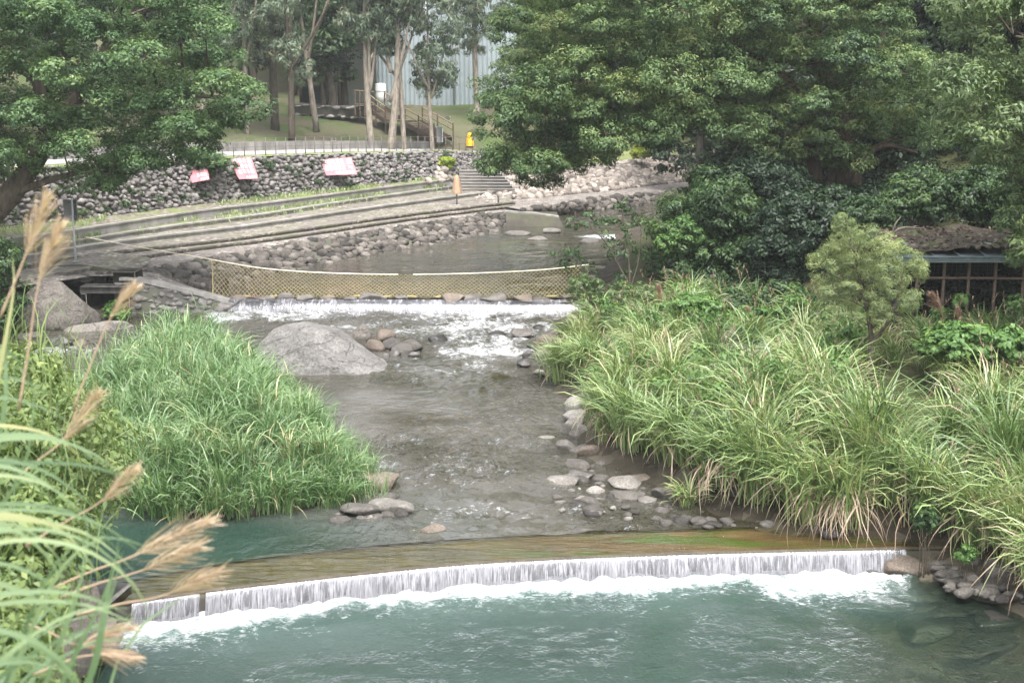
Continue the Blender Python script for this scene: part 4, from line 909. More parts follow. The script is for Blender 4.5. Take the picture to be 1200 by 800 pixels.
# ------------------------------------------------------------------ grasses
def pts_in(poly, n, rg):
    pl = np.asarray(poly, float); lo, hi = pl.min(0), pl.max(0); out = np.zeros((0, 2))
    while len(out) < n:
        q = rg.uniform(lo, hi, (n * 2, 2)); out = np.concatenate([out, q[in_poly(q, pl)]])
    return out[:n]
def tussock(mb, pos, n, L, rg, spread=.32, dead=.1, out=None, w=.024, tmean=.55, hang=0.):
    r = np.abs(rg.normal(0, spread, n)); a = rg.uniform(0, 6.28, n)
    base = np.column_stack([pos[0] + r * np.cos(a), pos[1] + r * np.sin(a), np.full(n, pos[2]) + rg.uniform(-.05, .05, n)])
    az = a + rg.normal(0, .55, n)
    if out is not None:
        k = rg.random(n) < .5; az = np.where(k, out + rg.normal(0, .75, n), az)
    l = L * rg.uniform(.55, 1.15, n); th0 = np.abs(rg.normal(.12, .2, n)) + hang * .15; th1 = rg.uniform(1.3, 2.75, n) + hang * .3
    t = np.clip(rg.normal(tmean, .17, n), 0, .9); pw = rg.uniform(1.3, 2.1)
    blades(mb, base, az, l, th0, th1, w * rg.uniform(.55, 1.3, n), t, rg, 5, pw)
    m = int(n * dead * .5)
    if m:       # dead blades hang close around the foot in a loose skirt
        a0 = rg.uniform(0, 6.28) if out is None else out; ad = rg.normal(a0, .8, m); k = rg.integers(0, n, m); ld = L * rg.uniform(.35, .8, m)
        b = base[k] + np.column_stack([np.cos(ad) * .08, np.sin(ad) * .08, rg.uniform(.1, .4, m) * L])
        blades(mb, b, ad, ld, rg.uniform(.5, 1.3, m), rg.uniform(2.8, 3.12, m), w * rg.uniform(.35, .7, m), rg.uniform(.9, 1.08, m), rg, 5, .55)
rg = np.random.default_rng(7)
# island: leafy reeds - leaves set along leaning culms
mb = MB(); n = 3600; q = pts_in(ISLP[:, :2] * .96 + ISLP[:, :2].mean(0) * .04, n, rg); z = ground_z(q) - .03
edge = np.linalg.norm(q - ISLP[:, :2].mean(0), axis=1); cen = ISLP[:, :2].mean(0)
outaz = np.arctan2(q[:, 1] - cen[1], q[:, 0] - cen[0])
near_edge = np.min(np.linalg.norm(q[:, None] - resample(np.column_stack([np.concatenate([ISLP, ISLP[:1]])[:, :2], np.zeros(len(ISLP) + 1)]), 200, 1)[None, :, :2], axis=2), axis=1)
tuft = fbm(np.column_stack([q * .8, 0*z]), 2, 12)
H = (.75 + .45 * smooth(0, 1.6, near_edge) + .6 * tuft) * rg.uniform(.5, 1.4, n)
hump = lambda q: np.interp(q[..., 0] / q[..., 1], [-.385, -.335, -.29, -.25, -.222, -.19, -.13], [.45, .62, .9, 1.15, .98, .7, .45])   # the stand is tallest along its spine
H = H * hump(q)
az = outaz + rg.normal(0, 1.0, n); lean = np.clip(.18 + .45 * smooth(1.2, 0, near_edge) + rg.normal(0, .16, n), 0, 1.1)
base = np.column_stack([q, z])
cul = blades(mb, base, az, H, lean * .5, lean + .35, np.full(n, .012), np.clip(rg.normal(.5, .15, n), 0, .9), rg, 5)
for k in range(9):
    f = rg.uniform(.18, 1., n) * 5; i = np.clip(f.astype(int), 0, 4); t = (f - i)[:, None]
    bp = cul[np.arange(n), i] * (1 - t) + cul[np.arange(n), i + 1] * t
    if k > 6: continue
    la = rg.uniform(0, 6.28, n); l = rg.uniform(.35, .85, n) * (.5 + .5 * hump(q))
    ti = np.clip(.48 + .22 * tuft + rg.normal(0, .16, n), 0, .95); ti = np.where(rg.random(n) < .025, 1., ti)
    blades(mb, bp, la, l, rg.uniform(.15, .75, n), rg.uniform(1.1, 2.3, n), rg.uniform(.016, .028, n), ti, rg, 4, 1.2)
for k in range(190):
    t = rg.uniform(0, 1); e = ISLP[np.arange(len(ISLP))]; i = rg.choice([0, 1, 2, 3, 4, 5, 6, 7, 8, 9, 15]) if k < 60 else rg.integers(0, 16); pt = e[i][:2] * (1 - t) + e[(i + 1) % 16][:2] * t; pt = pt + (cen - pt) * (rg.uniform(.02, .16) if k < 60 else rg.uniform(.2, .8))
    gzz = float(ground_z(pt)[0]); hh = .3 * smooth(0, .5, np.linalg.norm(pt - cen)) if k < 60 else .55
    tussock(mb, np.array([pt[0], pt[1], gzz + hh * (k >= 60)]), 46, rg.uniform(.8, 1.5) * (.35 + .65 * float(hump(pt))), rg, .16, .06, math.atan2(*(pt - cen)[::-1]) if k < 60 else None, .026, rg.normal(.6, .13), .3)
m2 = 2200; qq = pts_in([(P(a, b, .5)[0], P(a, b, .5)[1]) for a, b in ((300,590),(460,590),(440,540),(330,450),(290,470))], m2, rg)
blades(mb, np.column_stack([qq, ground_z(qq)]), rg.uniform(0, 6.28, m2), rg.uniform(.4, .95, m2), rg.uniform(0, .35, m2), rg.uniform(.4, 1.4, m2), rg.uniform(.008, .016, m2), np.clip(rg.normal(.7, .15, m2), 0, .95), rg)
tag(mb.obj('reed_grass', M['grass_reed']), 'dense bright green reeds covering the mid-stream island', 'reeds', kind='stuff')
# a thin fringe of reeds around the side stream
mb = MB(); n = 700; q = pts_in([(P(a, b, .6)[0], P(a, b, .6)[1]) for a, b in ((60,440),(250,400),(260,392),(150,412),(40,430))], n, rg)
blades(mb, np.column_stack([q, ground_z(q)]), rg.uniform(0, 6.28, n), rg.uniform(.35, .9, n), rg.uniform(0, .4, n), rg.uniform(.5, 1.5, n), rg.uniform(.012, .022, n), np.clip(rg.normal(.6, .15, n), 0, 1), rg)
tag(mb.obj('stream_grass', M['grass_reed']), 'thin fringe of grass between island and side stream', 'grass', kind='stuff')

# right bank: tussocks of silver grass at the edge, each its own; the mass behind as one
BL = resample(np.column_stack([BANKP[:, :2], np.zeros(len(BANKP))]), 400, 1)[:, :2]
tl = [ # px, py of foot, length, dead share, tone, label
    (655,448,1.25,.06,.62,'pale green tussock at the head of the grassy bank by the rapids'),
    (690,462,1.35,.05,.6,'fresh green tussock above the heap of white stones'),
    (712,500,1.55,.16,.5,'tussock with brown stems hanging behind the white stones'),
    (738,535,1.5,.1,.5,'tussock arching over the stony shallows'),
    (705,522,.75,.04,.58,'small low tuft hanging over the shallows'),
    (790,555,1.6,.14,.52,'tall tussock leaning over the tilted grey stone'),
    (840,560,1.5,.4,.48,'tussock with a brown dead heart halfway along the bank'),
    (800,590,.8,.05,.62,'small bright yellow-green tuft low on the bank edge'),
    (885,575,1.65,.1,.5,'dark green tussock above the dark stone at the grass edge'),
    (905,600,1.0,.08,.42,'deep green tuft hanging to the water above the algae'),
    (940,570,1.7,.12,.6,'broad bright tussock in the middle of the right bank'),
    (985,585,1.6,.6,.6,'tussock with a large tan skirt of dead blades'),
    (1030,605,1.6,.12,.55,'tussock hanging over the end of the weir sill'),
    (1085,625,1.7,.12,.6,'tall bright tussock right above the end of the weir'),
    (1140,640,1.5,.16,.72,'yellowish spiky tussock above the bank rubble'),
    (1190,660,1.5,.24,.7,'yellow-brown tussock rightmost on the bank'),
    (1230,690,1.5,.2,.6,'tussock at the far downstream end of the bank')]
for k, (px, py, L, dd, tm, lab) in enumerate(tl):
    p = P(px, py, .75); p = P(px, py, max(.5, float(ground_z(p[:2])[0]))); p[2] = float(ground_z(p[:2])[0])
    mb = MB(); big = L > 1.2
    tussock(mb, np.array([0, 0, 0.]), 330 if big else 110, L * (1.2 if big else 1.1), rg, .24 if big else .12, dd, math.pi * 1.28, .036, tm, .4 if not big else .1)
    o = mb.obj('grass_tussock', M['grass_silver']); o.location = (p[0] + .12, p[1] + .08, float(ground_z((p[0] + .12, p[1] + .08))[0]) - .03); tag(o, lab, 'grass tussock', 'silver grass tussocks along the right bank')
inland = [(p[0] + .5, p[1] + .45) for p in BANKP[1:]] + [(14, 18), (16, 24), (14.5, 31.5), (10.5, 35.5), (7.6, 40), (4.8, 42.5)]
mb = MB(); CLEAR = [(P(1020, 436, 1.9), 1.35, 5.0), (P(852, 428, 1.6), 1.3, 1.8)]
cand = []
for q in pts_in(inland, 6000, rg):
    if any(abs(q[0] - a[0]) < hw and -dep < q[1] - a[1] < .7 for a, hw, dep in CLEAR): continue
    if all((q[0] - a[0])**2 + (q[1] - a[1])**2 > (.78 + .2 * np.sin(a[0] * 3.1)) ** 2 for a in cand): cand.append(q)
for q in cand:
    z = float(ground_z(q)[0]); far = smooth(26, 38, q[1]); big = rg.random()
    L = (1.95 - .6 * far) * (.6 + .65 * big) * (1 - .35 * smooth(9., 11., q[0]) * smooth(26, 29, q[1]))
    tussock(mb, np.array([q[0], q[1], z]), int(70 + 130 * big), L, rg, .1 + .14 * big, rg.choice([.02, .05, .1, .25], p=[.4, .35, .17, .08]), math.pi * 1.3 if rg.random() < .6 else None, .034, rg.normal(.56, .15), 0)
def clear_of(q): return np.array([not any(abs(x - a[0]) < hw * .8 and -dep < y - a[1] < .5 for a, hw, dep in CLEAR) for x, y in q])
q = pts_in(inland, 1500, rg); q = q[clear_of(q)]; n = len(q); blades(mb, np.column_stack([q, ground_z(q)]), rg.uniform(0, 6.28, n), rg.uniform(.5, 1.3, n), rg.uniform(0, .4, n), rg.uniform(.5, 2., n), rg.uniform(.012, .026, n), np.clip(rg.normal(.6, .16, n), 0, .9), rg)
tag(mb.obj('silver_grass', M['grass_silver']), 'mass of tall pale green silver grass covering the right bank', 'grass', kind='stuff')

def plume_mesh(mb, base, tip, bend, n, Lb, rg, droop=.6, w=.006):
    """Feathery seed head from base to tip: fine branchlets swept forward along a curved rachis."""
    base = np.asarray(base, float); tip = np.asarray(tip, float); t = rg.uniform(0, 1, n) ** .85
    def at(t): return base + (tip - base) * t[:, None] + np.asarray(bend) * (t * (1 - t))[:, None]
    c = at(t); d = norm(tip - base + 0 * c); side = norm(rg.normal(size=(n, 3)))
    side = norm(side - d * np.sum(side * d, 1, keepdims=True))
    l = Lb * (1.05 - .7 * t) * rg.uniform(.5, 1.1, n)
    for s in range(1):
        e1 = c + (d * .8 + side * .5) * (l * .5)[:, None]; e2 = c + (d * 1.35 + side * .62) * l[:, None] - np.array([0, 0, droop]) * (l * .45)[:, None]
        u = np.cross(side, d) * w
        V = np.stack([c - u * .6, c + u * .6, e1 + u, e1 - u, e2 + u * .5, e2 - u * .5], 1).reshape(-1, 3)
        f = np.array([[0, 1, 2, 3], [3, 2, 4, 5]]); F = (f[None] + (np.arange(n) * 6)[:, None, None]).reshape(-1, 4)
        mb.add(V, F, np.repeat(np.clip(rg.normal(.5, .25, n), 0, 1), 6))
# other plants mixed into the bank: broad-leaved weeds and thin flowering stems
q = pts_in(inland, 85, rg); q = q[clear_of(q)]; mb = MB(); cl = np.column_stack([q, ground_z(q) + rg.uniform(.5, 1.15, len(q))]); foliage(mb, cl, rg.uniform(.2, .5, len(q)), rg, nsub=10, nleaf=18, L=.13, W=.07, rs=.5, flat=.8, up=.5)
tag(mb.obj('bank_weeds', M['leaf_bright']), 'broad-leaved weeds growing through the silver grass', 'weeds', kind='stuff')
q = pts_in(inland, 420, rg); q = q[clear_of(q)]; n = len(q); mb = MB(); b = np.column_stack([q, ground_z(q)]); L = rg.uniform(1.1, 1.75, n); c_ = blades(mb, b, rg.uniform(0, 6.28, n), L, rg.uniform(0, .15, n), rg.uniform(.2, .9, n), np.full(n, .008), rg.uniform(0, .6, n), rg)
for k in range(14):
    f = rg.uniform(.78, 1., n) * 5; i = np.clip(f.astype(int), 0, 4); t = (f - i)[:, None]; blades(mb, c_[np.arange(n), i] * (1 - t) + c_[np.arange(n), i + 1] * t, rg.uniform(0, 6.28, n), rg.uniform(.05, .14, n), rg.uniform(.2, .7, n), rg.uniform(.6, 1.4, n), np.full(n, .012), rg.uniform(0, 1, n), rg, 3)
tag(mb.obj('seed_grass', M['plume_dusk']), 'thin stems with pinkish seed heads scattered through the bank grass', 'grass', kind='stuff')
# weeds rooted in the rubble wall and on the terrace edges
k = rg.integers(20, NT_ - 8, 70); t = rg.uniform(.05, 1, 70)[:, None]; cl = WT[k] * (1 - t) + WB[k] * t - np.array([0, .18, 0])
mb = MB(); foliage(mb, cl, rg.uniform(.12, .36, len(cl)), rg, nsub=8, nleaf=16, L=.12, W=.05, rs=.5, flat=.7, up=.5); tag(mb.obj('wall_weeds', M['leaf_bush']), 'small weeds rooted in the rubble wall', 'weeds', kind='stuff')
# seed heads standing in the right-bank grass
hl = [(1112,385,340,1.0,'dusky drooping seed head standing before the shed posts'),(1126,388,362,.6,'short seed head beside the drooping one by the shed'),(880,395,362,.8,'upright pinkish seed head left of the feathery tree'),(895,400,374,.6,'small bent seed head between the bank boulders and feathery tree'),(928,398,370,.6,'seed head at the feet of the feathery tree'),(775,372,335,.9,'brown seed head before the dark bushes'),(716,400,378,.7,'tan seed head among blades near the sapling'),(1020,480,430,.8,'tan seed head in the middle of the grass under the feathery tree'),(968,425,385,.7,'seed head just left of the trunk of the feathery tree')]
for px, pb, pt, ln, lab in hl:
    Y = 33. if px > 1050 else (36 if px > 850 else 39.); b = PY(px, pb + 22, Y); tp = PY(px - (14 if px == 1112 else 4), pt, Y)
    o = thing('seed_head', b, lab, 'seed head', 'seed heads standing in the bank grass')
    mb = MB(); tube(mb, resample([b, b * .4 + tp * .6, tp], 8, 1), .012, 5); mb.obj('stalk', M['plume_dusk'], o)
    mb = MB(); plume_mesh(mb, b * .45 + tp * .55, tp + np.array([-.15, 0, -.1]) * (px == 1112), (.1, 0, .2), 220, .26 * ln + .1, rg, .9, .008); mb.obj('plume', M['plume_dusk'], o)

# ------------------------------------------------------------------ trees
def tree(name, label, cat, base, trunk, clumps, radii, leafm, barkm, rg, group=None, limb_r=.07, nlimb=None, fol={}, extra_limbs=()):
    """trunk: list of (points, radii). Limbs run from the nearest trunk point up to the clumps."""
    o = thing(name, base, label, cat, group)
    mb = MB(); tp = []
    for pts, rad in trunk:
        p = resample(pts, 14, 2); rr = np.interp(np.linspace(0, 1, 14), np.linspace(0, 1, len(rad)), rad); tube(mb, p, rr, 10, .5, .06); tp += list(zip(p, rr))
    tpp = np.array([a for a, _ in tp]); cl = np.asarray(clumps); idx = np.arange(len(cl))
    if nlimb is not None and nlimb < len(idx): idx = rg.choice(idx, nlimb, replace=False)
    for i in idx:
        dd = np.linalg.norm(tpp - cl[i], axis=1) + 1.6 * np.clip(tpp[:, 2] - cl[i][2] + .4, 0, None); k = int(np.argmin(dd)); L = np.linalg.norm(tpp[k] - cl[i])
        r0 = min(tp[k][1] * .6, limb_r * (.6 + .12 * L))
        pth = limb(mb, tpp[k], cl[i], r0, r0 * .3, rg, .06, 8, .1, 6)
        for j in range(2):
            s = pth[rg.integers(3, 7)]; limb(mb, s, cl[i] + rg.normal(0, .5, 3) * radii if np.ndim(radii) == 0 else cl[i] + rg.normal(0, .5, 3) * radii[i], r0 * .4, r0 * .12, rg, .05, 6, .15, 5)
    for pts, r0, r1 in extra_limbs:
        p = resample(pts, 12, 2); tube(mb, p, np.linspace(r0, r1, 12), 7, .5, .05)
    mb.obj('trunk', barkm, o)
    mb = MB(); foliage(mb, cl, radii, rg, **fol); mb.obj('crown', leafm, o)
    return o

# A: leaning elm over the terrace on the left
rg = np.random.default_rng(40); Y = 46.
polyA = [(-120,-40),(60,-40),(250,-30),(262,30),(262,60),(310,95),(306,128),(262,150),(240,185),(205,190),(190,175),(160,215),(120,222),(100,200),(60,160),(30,180),(-20,215),(-120,240)]
cl = fill_poly(polyA, Y, 3.4, 100, .95, rg)
cl = np.concatenate([cl, np.array([PY(px, py, Y + d) for px, py, d in ((288,105,.5),(285,128,0),(262,140,.8),(240,25,.5),(222,175,1.),(196,185,.6),(140,205,-.4),(110,212,-.8),(70,168,-1),(25,195,-1.),(255,72,1.),(205,10,1.))])])
tb = PY(-30, 268, Y); 
tree('tree', 'leaning elm with fine light green leaves over the left end of the terrace', 'tree', tb,
     [([tb, PY(8, 235, Y), PY(40, 192, Y), PY(60, 160, Y), PY(95, 110, Y + .5), PY(130, 50, Y + 1), PY(150, -30, Y + 1)], [.5, .42, .34, .28, .2, .14, .08]),
      ([PY(42, 190, Y), PY(55, 160, Y - .3), PY(52, 110, Y - .6), PY(20, 50, Y - 1), PY(0, -20, Y - 1)], [.26, .22, .17, .12, .06]),
      ([PY(14, 228, Y), PY(60, 210, Y - .5), PY(100, 200, Y - .8), PY(130, 205, Y - 1)], [.16, .12, .09, .04]),
      ([PY(80, 132, Y), PY(150, 112, Y), PY(220, 112, Y + .4), PY(280, 115, Y + .6)], [.18, .14, .1, .04])],
     cl, rg.uniform(.75, 1.15, len(cl)), M['leaf_elm'], M['bark_dark'], rg, limb_r=.05, nlimb=60, fol=dict(nsub=24, nleaf=64, L=.125, W=.062, rs=.35, flat=.5, up=.8, tvar=.17))

# E: broad old camphor over the river, several trunks
rg = np.random.default_rng(41); Y = 50.
polyE = [(600,-60),(575,70),(556,130),(566,165),(553,200),(580,222),(640,236),(660,200),(705,210),(730,180),(770,185),(820,182),(838,160),(872,175),(890,130),(930,122),(962,150),(1000,130),(1040,150),(1090,150),(1102,90),(1090,60),(1060,40),(1090,-60)]
cl = fill_poly(polyE, Y, 4.2, 185, 1.1, rg); cl = np.concatenate([cl, np.array([PY(px, py, Y - 1.8) for px, py in ((900,140),(925,130),(962,158),(1008,138),(945,172),(990,186),(880,165),(1035,150),(1085,160),(905,175))])])
tb = PY(985, 250, Y)
tree('tree', 'broad dark camphor with several brown trunks, overhanging the river from its right bank', 'tree', tb,
     [([PY(1000, 260, Y), PY(996, 215, Y), PY(990, 170, Y), PY(975, 110, Y), PY(955, 40, Y + 1), PY(940, -60, Y + 1)], [.55, .46, .4, .3, .2, .1]),
      ([PY(975, 255, Y + .3), PY(980, 205, Y + .4), PY(985, 160, Y + .5), PY(1015, 100, Y + 1), PY(1040, 20, Y + 1)], [.42, .36, .3, .2, .1]),
      ([PY(960, 260, Y - .4), PY(952, 190, Y - .5), PY(945, 130, Y - .6), PY(915, 85, Y - 1), PY(850, 40, Y - 2), PY(790, 10, Y - 2)], [.42, .34, .3, .24, .16, .07]),
      ([PY(958, 225, Y + 1), PY(948, 195, Y + 1), PY(900, 150, Y + 1.5), PY(820, 130, Y + 2), PY(720, 125, Y + 2), PY(640, 130, Y + 2)], [.3, .26, .22, .17, .12, .05])],
     cl, rg.uniform(.8, 1.35, len(cl)), M['leaf_camphor'], M['bark_brown'], rg, limb_r=.055, nlimb=80,
     fol=dict(nsub=26, nleaf=84, L=.13, W=.055, rs=.31, flat=.6, up=.6, droop=.6, tvar=.17),
     extra_limbs=[([PY(992, 210, Y - 1), PY(1005, 190, Y - 1.4), PY(1022, 175, Y - 1.6), PY(1045, 168, Y - 1.8), PY(1075, 180, Y - 1.8)], .17, .05),
                  ([PY(1022, 175, Y - 1.6), PY(1050, 160, Y - 1.8), PY(1066, 165, Y - 1.9)], .09, .03),
                  ([PY(975, 225, Y - .5), PY(930, 222, Y - 1), PY(912, 212, Y - 1.2), PY(905, 205, Y - 1.2)], .14, .05),
                  ([PY(938, 215, Y - .6), PY(938, 200, Y - .7), PY(935, 185, Y - .7)], .1, .04)])
# F: paler tree at the right edge
rg = np.random.default_rng(42); Y = 33.
polyF = [(1300,-60),(1110,-60),(1098,20),(1120,60),(1092,95),(1088,130),(1100,160),(1090,185),(1100,205),(1135,195),(1165,215),(1172,250),(1165,290),(1190,320),(1330,330),(1340,100)]
cl = fill_poly(polyF, Y, 2.4, 78, .75, rg)
tb = np.array([17.6, 33.5, 2.8])
tree('tree', 'pale-leaved tree at the right edge, its trunk outside the picture', 'tree', tb,
     [([tb, (17.3, 33.5, 6), (16.8, 33.3, 9), (16.4, 33, 12), (16.2, 33, 15)], [.35, .3, .25, .18, .08]), ([(17.2, 33.5, 6.5), (16, 33, 7.3), (14.6, 32.6, 7.9), (13.4, 32.4, 8.0)], [.15, .12, .08, .03]), ([(17, 33.4, 8.5), (15.5, 33.2, 9.6), (14, 33, 10), (12.6, 33, 10.2)], [.15, .11, .07, .03])],
     cl, rg.uniform(.55, .95, len(cl)), M['leaf_pale'], M['bark_dark'], rg, limb_r=.05, nlimb=50, fol=dict(nsub=22, nleaf=50, L=.14, W=.045, rs=.35, flat=.62, up=.45, droop=.2))

# H: small feathery tree on the right bank
rg = np.random.default_rng(43); Y = 31.; tb = PY(1020, 436, Y); tb[2] = float(ground_z(tb[:2])[0])
polyH = [(980,244),(996,248),(1012,266),(1024,282),(1038,272),(1062,272),(1072,296),(1096,330),(1080,345),(1096,366),(1070,378),(1045,372),(1020,386),(985,380),(978,368),(952,352),(966,336),(946,318),(964,304),(958,290),(970,270)]
cl = fill_poly(polyH, Y, .9, 34, .28, rg)
tree('tree', 'small feathery yellow-green tree with a thin forked trunk in the bank grass', 'tree', tb,
     [([tb, PY(1021, 400, Y), PY(1020, 380, Y), PY(1010, 340, Y), PY(1000, 290, Y), PY(990, 256, Y)], [.075, .065, .055, .04, .025, .01]), ([PY(1021, 402, Y), PY(1034, 388, Y - .1), PY(1050, 360, Y - .1), PY(1060, 310, Y)], [.05, .045, .03, .012]), ([PY(1021, 385, Y), PY(1036, 372, Y + .2), PY(1040, 320, Y + .3)], [.035, .025, .01])],
     cl, rg.uniform(.22, .42, len(cl)), M['leaf_feather'], M['bark_dark'], rg, limb_r=.016, nlimb=46, fol=dict(nsub=14, nleaf=52, L=.12, W=.014, rs=.5, flat=.9, up=.4, droop=-.2, low=-1., tvar=.22))

# I: sparse sapling by the net
rg = np.random.default_rng(44); Y = 42.5; tb = PY(738, 352, Y); tb[2] = float(ground_z(tb[:2])[0])
cl = np.array([PY(px, py, Y + d) for px, py, d in ((727,238,0),(735,252,.2),(720,262,-.2),(742,270,0),(705,262,.1),(690,258,-.2),(672,262,0),(735,288,.2),(715,282,0),(750,262,.3),(725,300,0),(748,300,.2),(660,300,-.2),(672,310,0),(690,320,.1),(700,335,.1),(735,325,0),(750,340,0),(676,296,.2))])
tree('tree', 'sparse sapling with bare twigs beside the end of the net', 'tree', tb,
     [([tb, PY(738, 320, Y), PY(735, 285, Y), PY(730, 255, Y), PY(727, 232, Y)], [.05, .04, .03, .02, .01]), ([PY(738, 335, Y), PY(722, 305, Y), PY(705, 275, Y), PY(680, 262, Y)], [.035, .028, .02, .008]), ([PY(738, 340, Y), PY(748, 310, Y), PY(752, 270, Y)], [.03, .02, .008]), ([tb, PY(712, 340, Y), PY(690, 322, Y), PY(668, 302, Y)], [.03, .022, .016, .008])],
     cl, rg.uniform(.22, .42, len(cl)), M['leaf_bush'], M['bark_dark'], rg, limb_r=.012, fol=dict(nsub=7, nleaf=14, L=.13, W=.06, rs=.5, flat=.8, up=.4, droop=.2, low=-1.))

# hill trees with pale trunks
def hill_tree(label, foot, ztop, lean, rad, rg, group='slender pale-trunked trees on the mown slope', crown_lo=4.5, spread=2.3, n=22, mats=('leaf_gum', 'bark_pale'), forks=2, r=1., fol=None):
    px, py, Y = foot; b = PY(px, py, Y); g = float(ground_z(b[:2])[0]); b[2] = min(b[2], g)
    top = b + np.array([lean, 0, ztop]); mid = b * .55 + top * .45 + np.array([rg.normal(0, .25), 0, 0])
    tr = [([b, mid, top], [rad * 1.15, rad * .8, rad * .25])]
    for k in range(forks):
        t = rg.uniform(.25, .45); s = b + (top - b) * t; e = s + np.array([rg.normal(0, 1.6), rg.normal(0, 1.2), ztop * rg.uniform(.35, .55)]); tr.append(([s, s * .5 + e * .5 + np.array([0, 0, -.4]), e], [rad * .6, rad * .42, rad * .15]))
    h = rg.uniform(0, 1, n) ** .8; a = rg.uniform(0, 6.28, n); w = spread * rg.uniform(.25, 1., n) * (.55 + .45 * np.sin(h * 3.0))
    cl = np.stack([b[0] + lean * .8 + w * np.cos(a), b[1] + w * np.sin(a), b[2] + crown_lo + h * (ztop - crown_lo + .8)], 1)
    f = dict(nsub=18, nleaf=26, L=.3, W=.085, rs=.45, flat=1.0, up=.1, droop=1.4, low=-1., tvar=.2); f.update(fol or {})
    return tree('tree', label, 'tree', b, tr, cl, rg.uniform(.65, 1.1, n) * r, M[mats[0]], M[mats[1]], rg, group, .045, 14, f)
rg = np.random.default_rng(45)
HT = [('thick dark-trunked tree standing straight behind the left elm', (323,157,88), 15, .2, .26, 6.3, 2.6, 30, 'bark_dark'),
      ('slim tree standing nearest the railing left of the white sign', (342,170,83), 13, .1, .2, 4.6, 1.8, 22, 'bark_dark'),
      ('tree with a trunk leaning left, below the dark pavilion', (371,152,90), 13, -1.6, .2, 5.2, 2., 20, 'bark_pale'),
      ('thin tree in front of the dark pavilion', (381,138,96), 14, .1, .15, 6.2, 2.1, 20, 'bark_dark'),
      ('tall pale straight tree directly left of the wooden stairs', (435,166,84), 15, -.1, .21, 7.2, 2.2, 26, 'bark_pale'),
      ('pale tree behind the straight one at the top of wooden stairs', (430,134,97), 15, .2, .2, 7., 2., 20, 'bark_pale'),
      ('tree with a mossy forked trunk before the wooden stairs', (456,163,84), 14, .5, .24, 6., 2., 24, 'bark_pale'),
      ('tree whose crooked trunk leans over the foot of the stairs', (474,163,84.5), 13, -.9, .17, 6.4, 1.7, 18, 'bark_pale'),
      ('slender curved tree at the bottom of the stair handrail', (508,166,85), 12, -.3, .13, 4.6, 1.9, 24, 'bark_pale'),
      ('forked pale tree on the open lawn right of the stairs', (560,142,97), 14, -.2, .2, 5.2, 2.6, 30, 'bark_pale'),
      ('tree behind the tip of the left elm crown', (290,168,84), 14, .2, .17, 5.4, 2., 22, 'bark_pale'),
      ('pale trunk showing under the left elm crown above the first banner', (237,168,80), 12, .1, .17, 5., 2.2, 20, 'bark_pale'),
      ('trunk leaning left on the bare slope behind the left elm', (205,146,86), 13, -.7, .2, 5., 2.4, 22, 'bark_dark'),
      ('dark straight trunk on the bare slope behind the left elm', (177,146,87), 13, .1, .24, 5., 2.6, 22, 'bark_dark'),
      ('tree far back between stairs and open lawn', (520,120,106), 15, .3, .16, 6., 2.4, 24, 'bark_pale')]
for k, (lab, foot, zt, ln, rad, clo, sp, n, bk) in enumerate(HT): hill_tree(lab, foot, zt, ln, rad, rg, crown_lo=clo, spread=sp, n=n, mats=('leaf_bush' if k in (0, 2, 3, 12, 13) else 'leaf_gum', bk))
# denser trees beyond the slope and along the left
BT = [('dark bushy tree filling the upper left corner', (-60,200,66), 'leaf_dark', 4.2, 44, 16), ('dark green tree behind the elm at the top left', (80,150,78), 'leaf_dark', 4., 44, 17), ('dark tree above the bare slope behind the elm', (170,130,96), 'leaf_dark', 4.2, 40, 17),
      ('dark leafy tree behind the thick-trunked one', (300,120,104), 'leaf_dark', 4., 36, 17), ('deep green tree left of the dark pavilion', (345,110,106), 'leaf_dark', 3.2, 30, 15), ('bright yellow-green tree above the open lawn', (590,100,112), 'leaf_bright', 4.4, 44, 15), ('yellow-green tree behind the tip of the camphor', (650,110,108), 'leaf_bright', 4.4, 40, 15), ('dark broad-leaved tree in front of the pavilion', (392,128,96), 'leaf_bush', 1.7, 24, 12), ('dark tree leaning over the grey building', (404,104,100.5), 'leaf_bush', 1.7, 20, 12), ('soft green tree at the top of the lawn', (545,95,118), 'leaf_elm', 4., 36, 15),
      ('green tree behind the riprap hidden by the camphor', (760,170,104), 'leaf_bush', 4.6, 40, 15), ('green tree beyond the far end of riprap', (860,180,92), 'leaf_bush', 4.4, 40, 15), ('dark tree on the steep slope behind the camphor', (1060,180,62), 'leaf_dark', 3.8, 44, 17), ('dark tree on the slope right of the camphor', (1150,170,56), 'leaf_dark', 3.8, 44, 17), ('dark tree on the slope at the right edge', (1270,200,52), 'leaf_dark', 3.6, 40, 16), ('dark tree high behind the camphor crown', (930,160,76), 'leaf_dark', 4.2, 40, 18), ('deep green tree behind the camphor, over the far pool', (820,170,84), 'leaf_dark', 4., 36, 17)]
for k, (lab, foot, lm, sp, n, zt) in enumerate(BT):
    hill_tree(lab, foot, zt, rg.normal(0, .4), .26, rg, 'leafy trees on the slopes around the river', 2.4, sp, n, (lm, 'bark_dark'), 2, 1.45, dict(nsub=20, nleaf=30, L=.34, W=.17, rs=.36, flat=.75, up=.5, droop=.4))

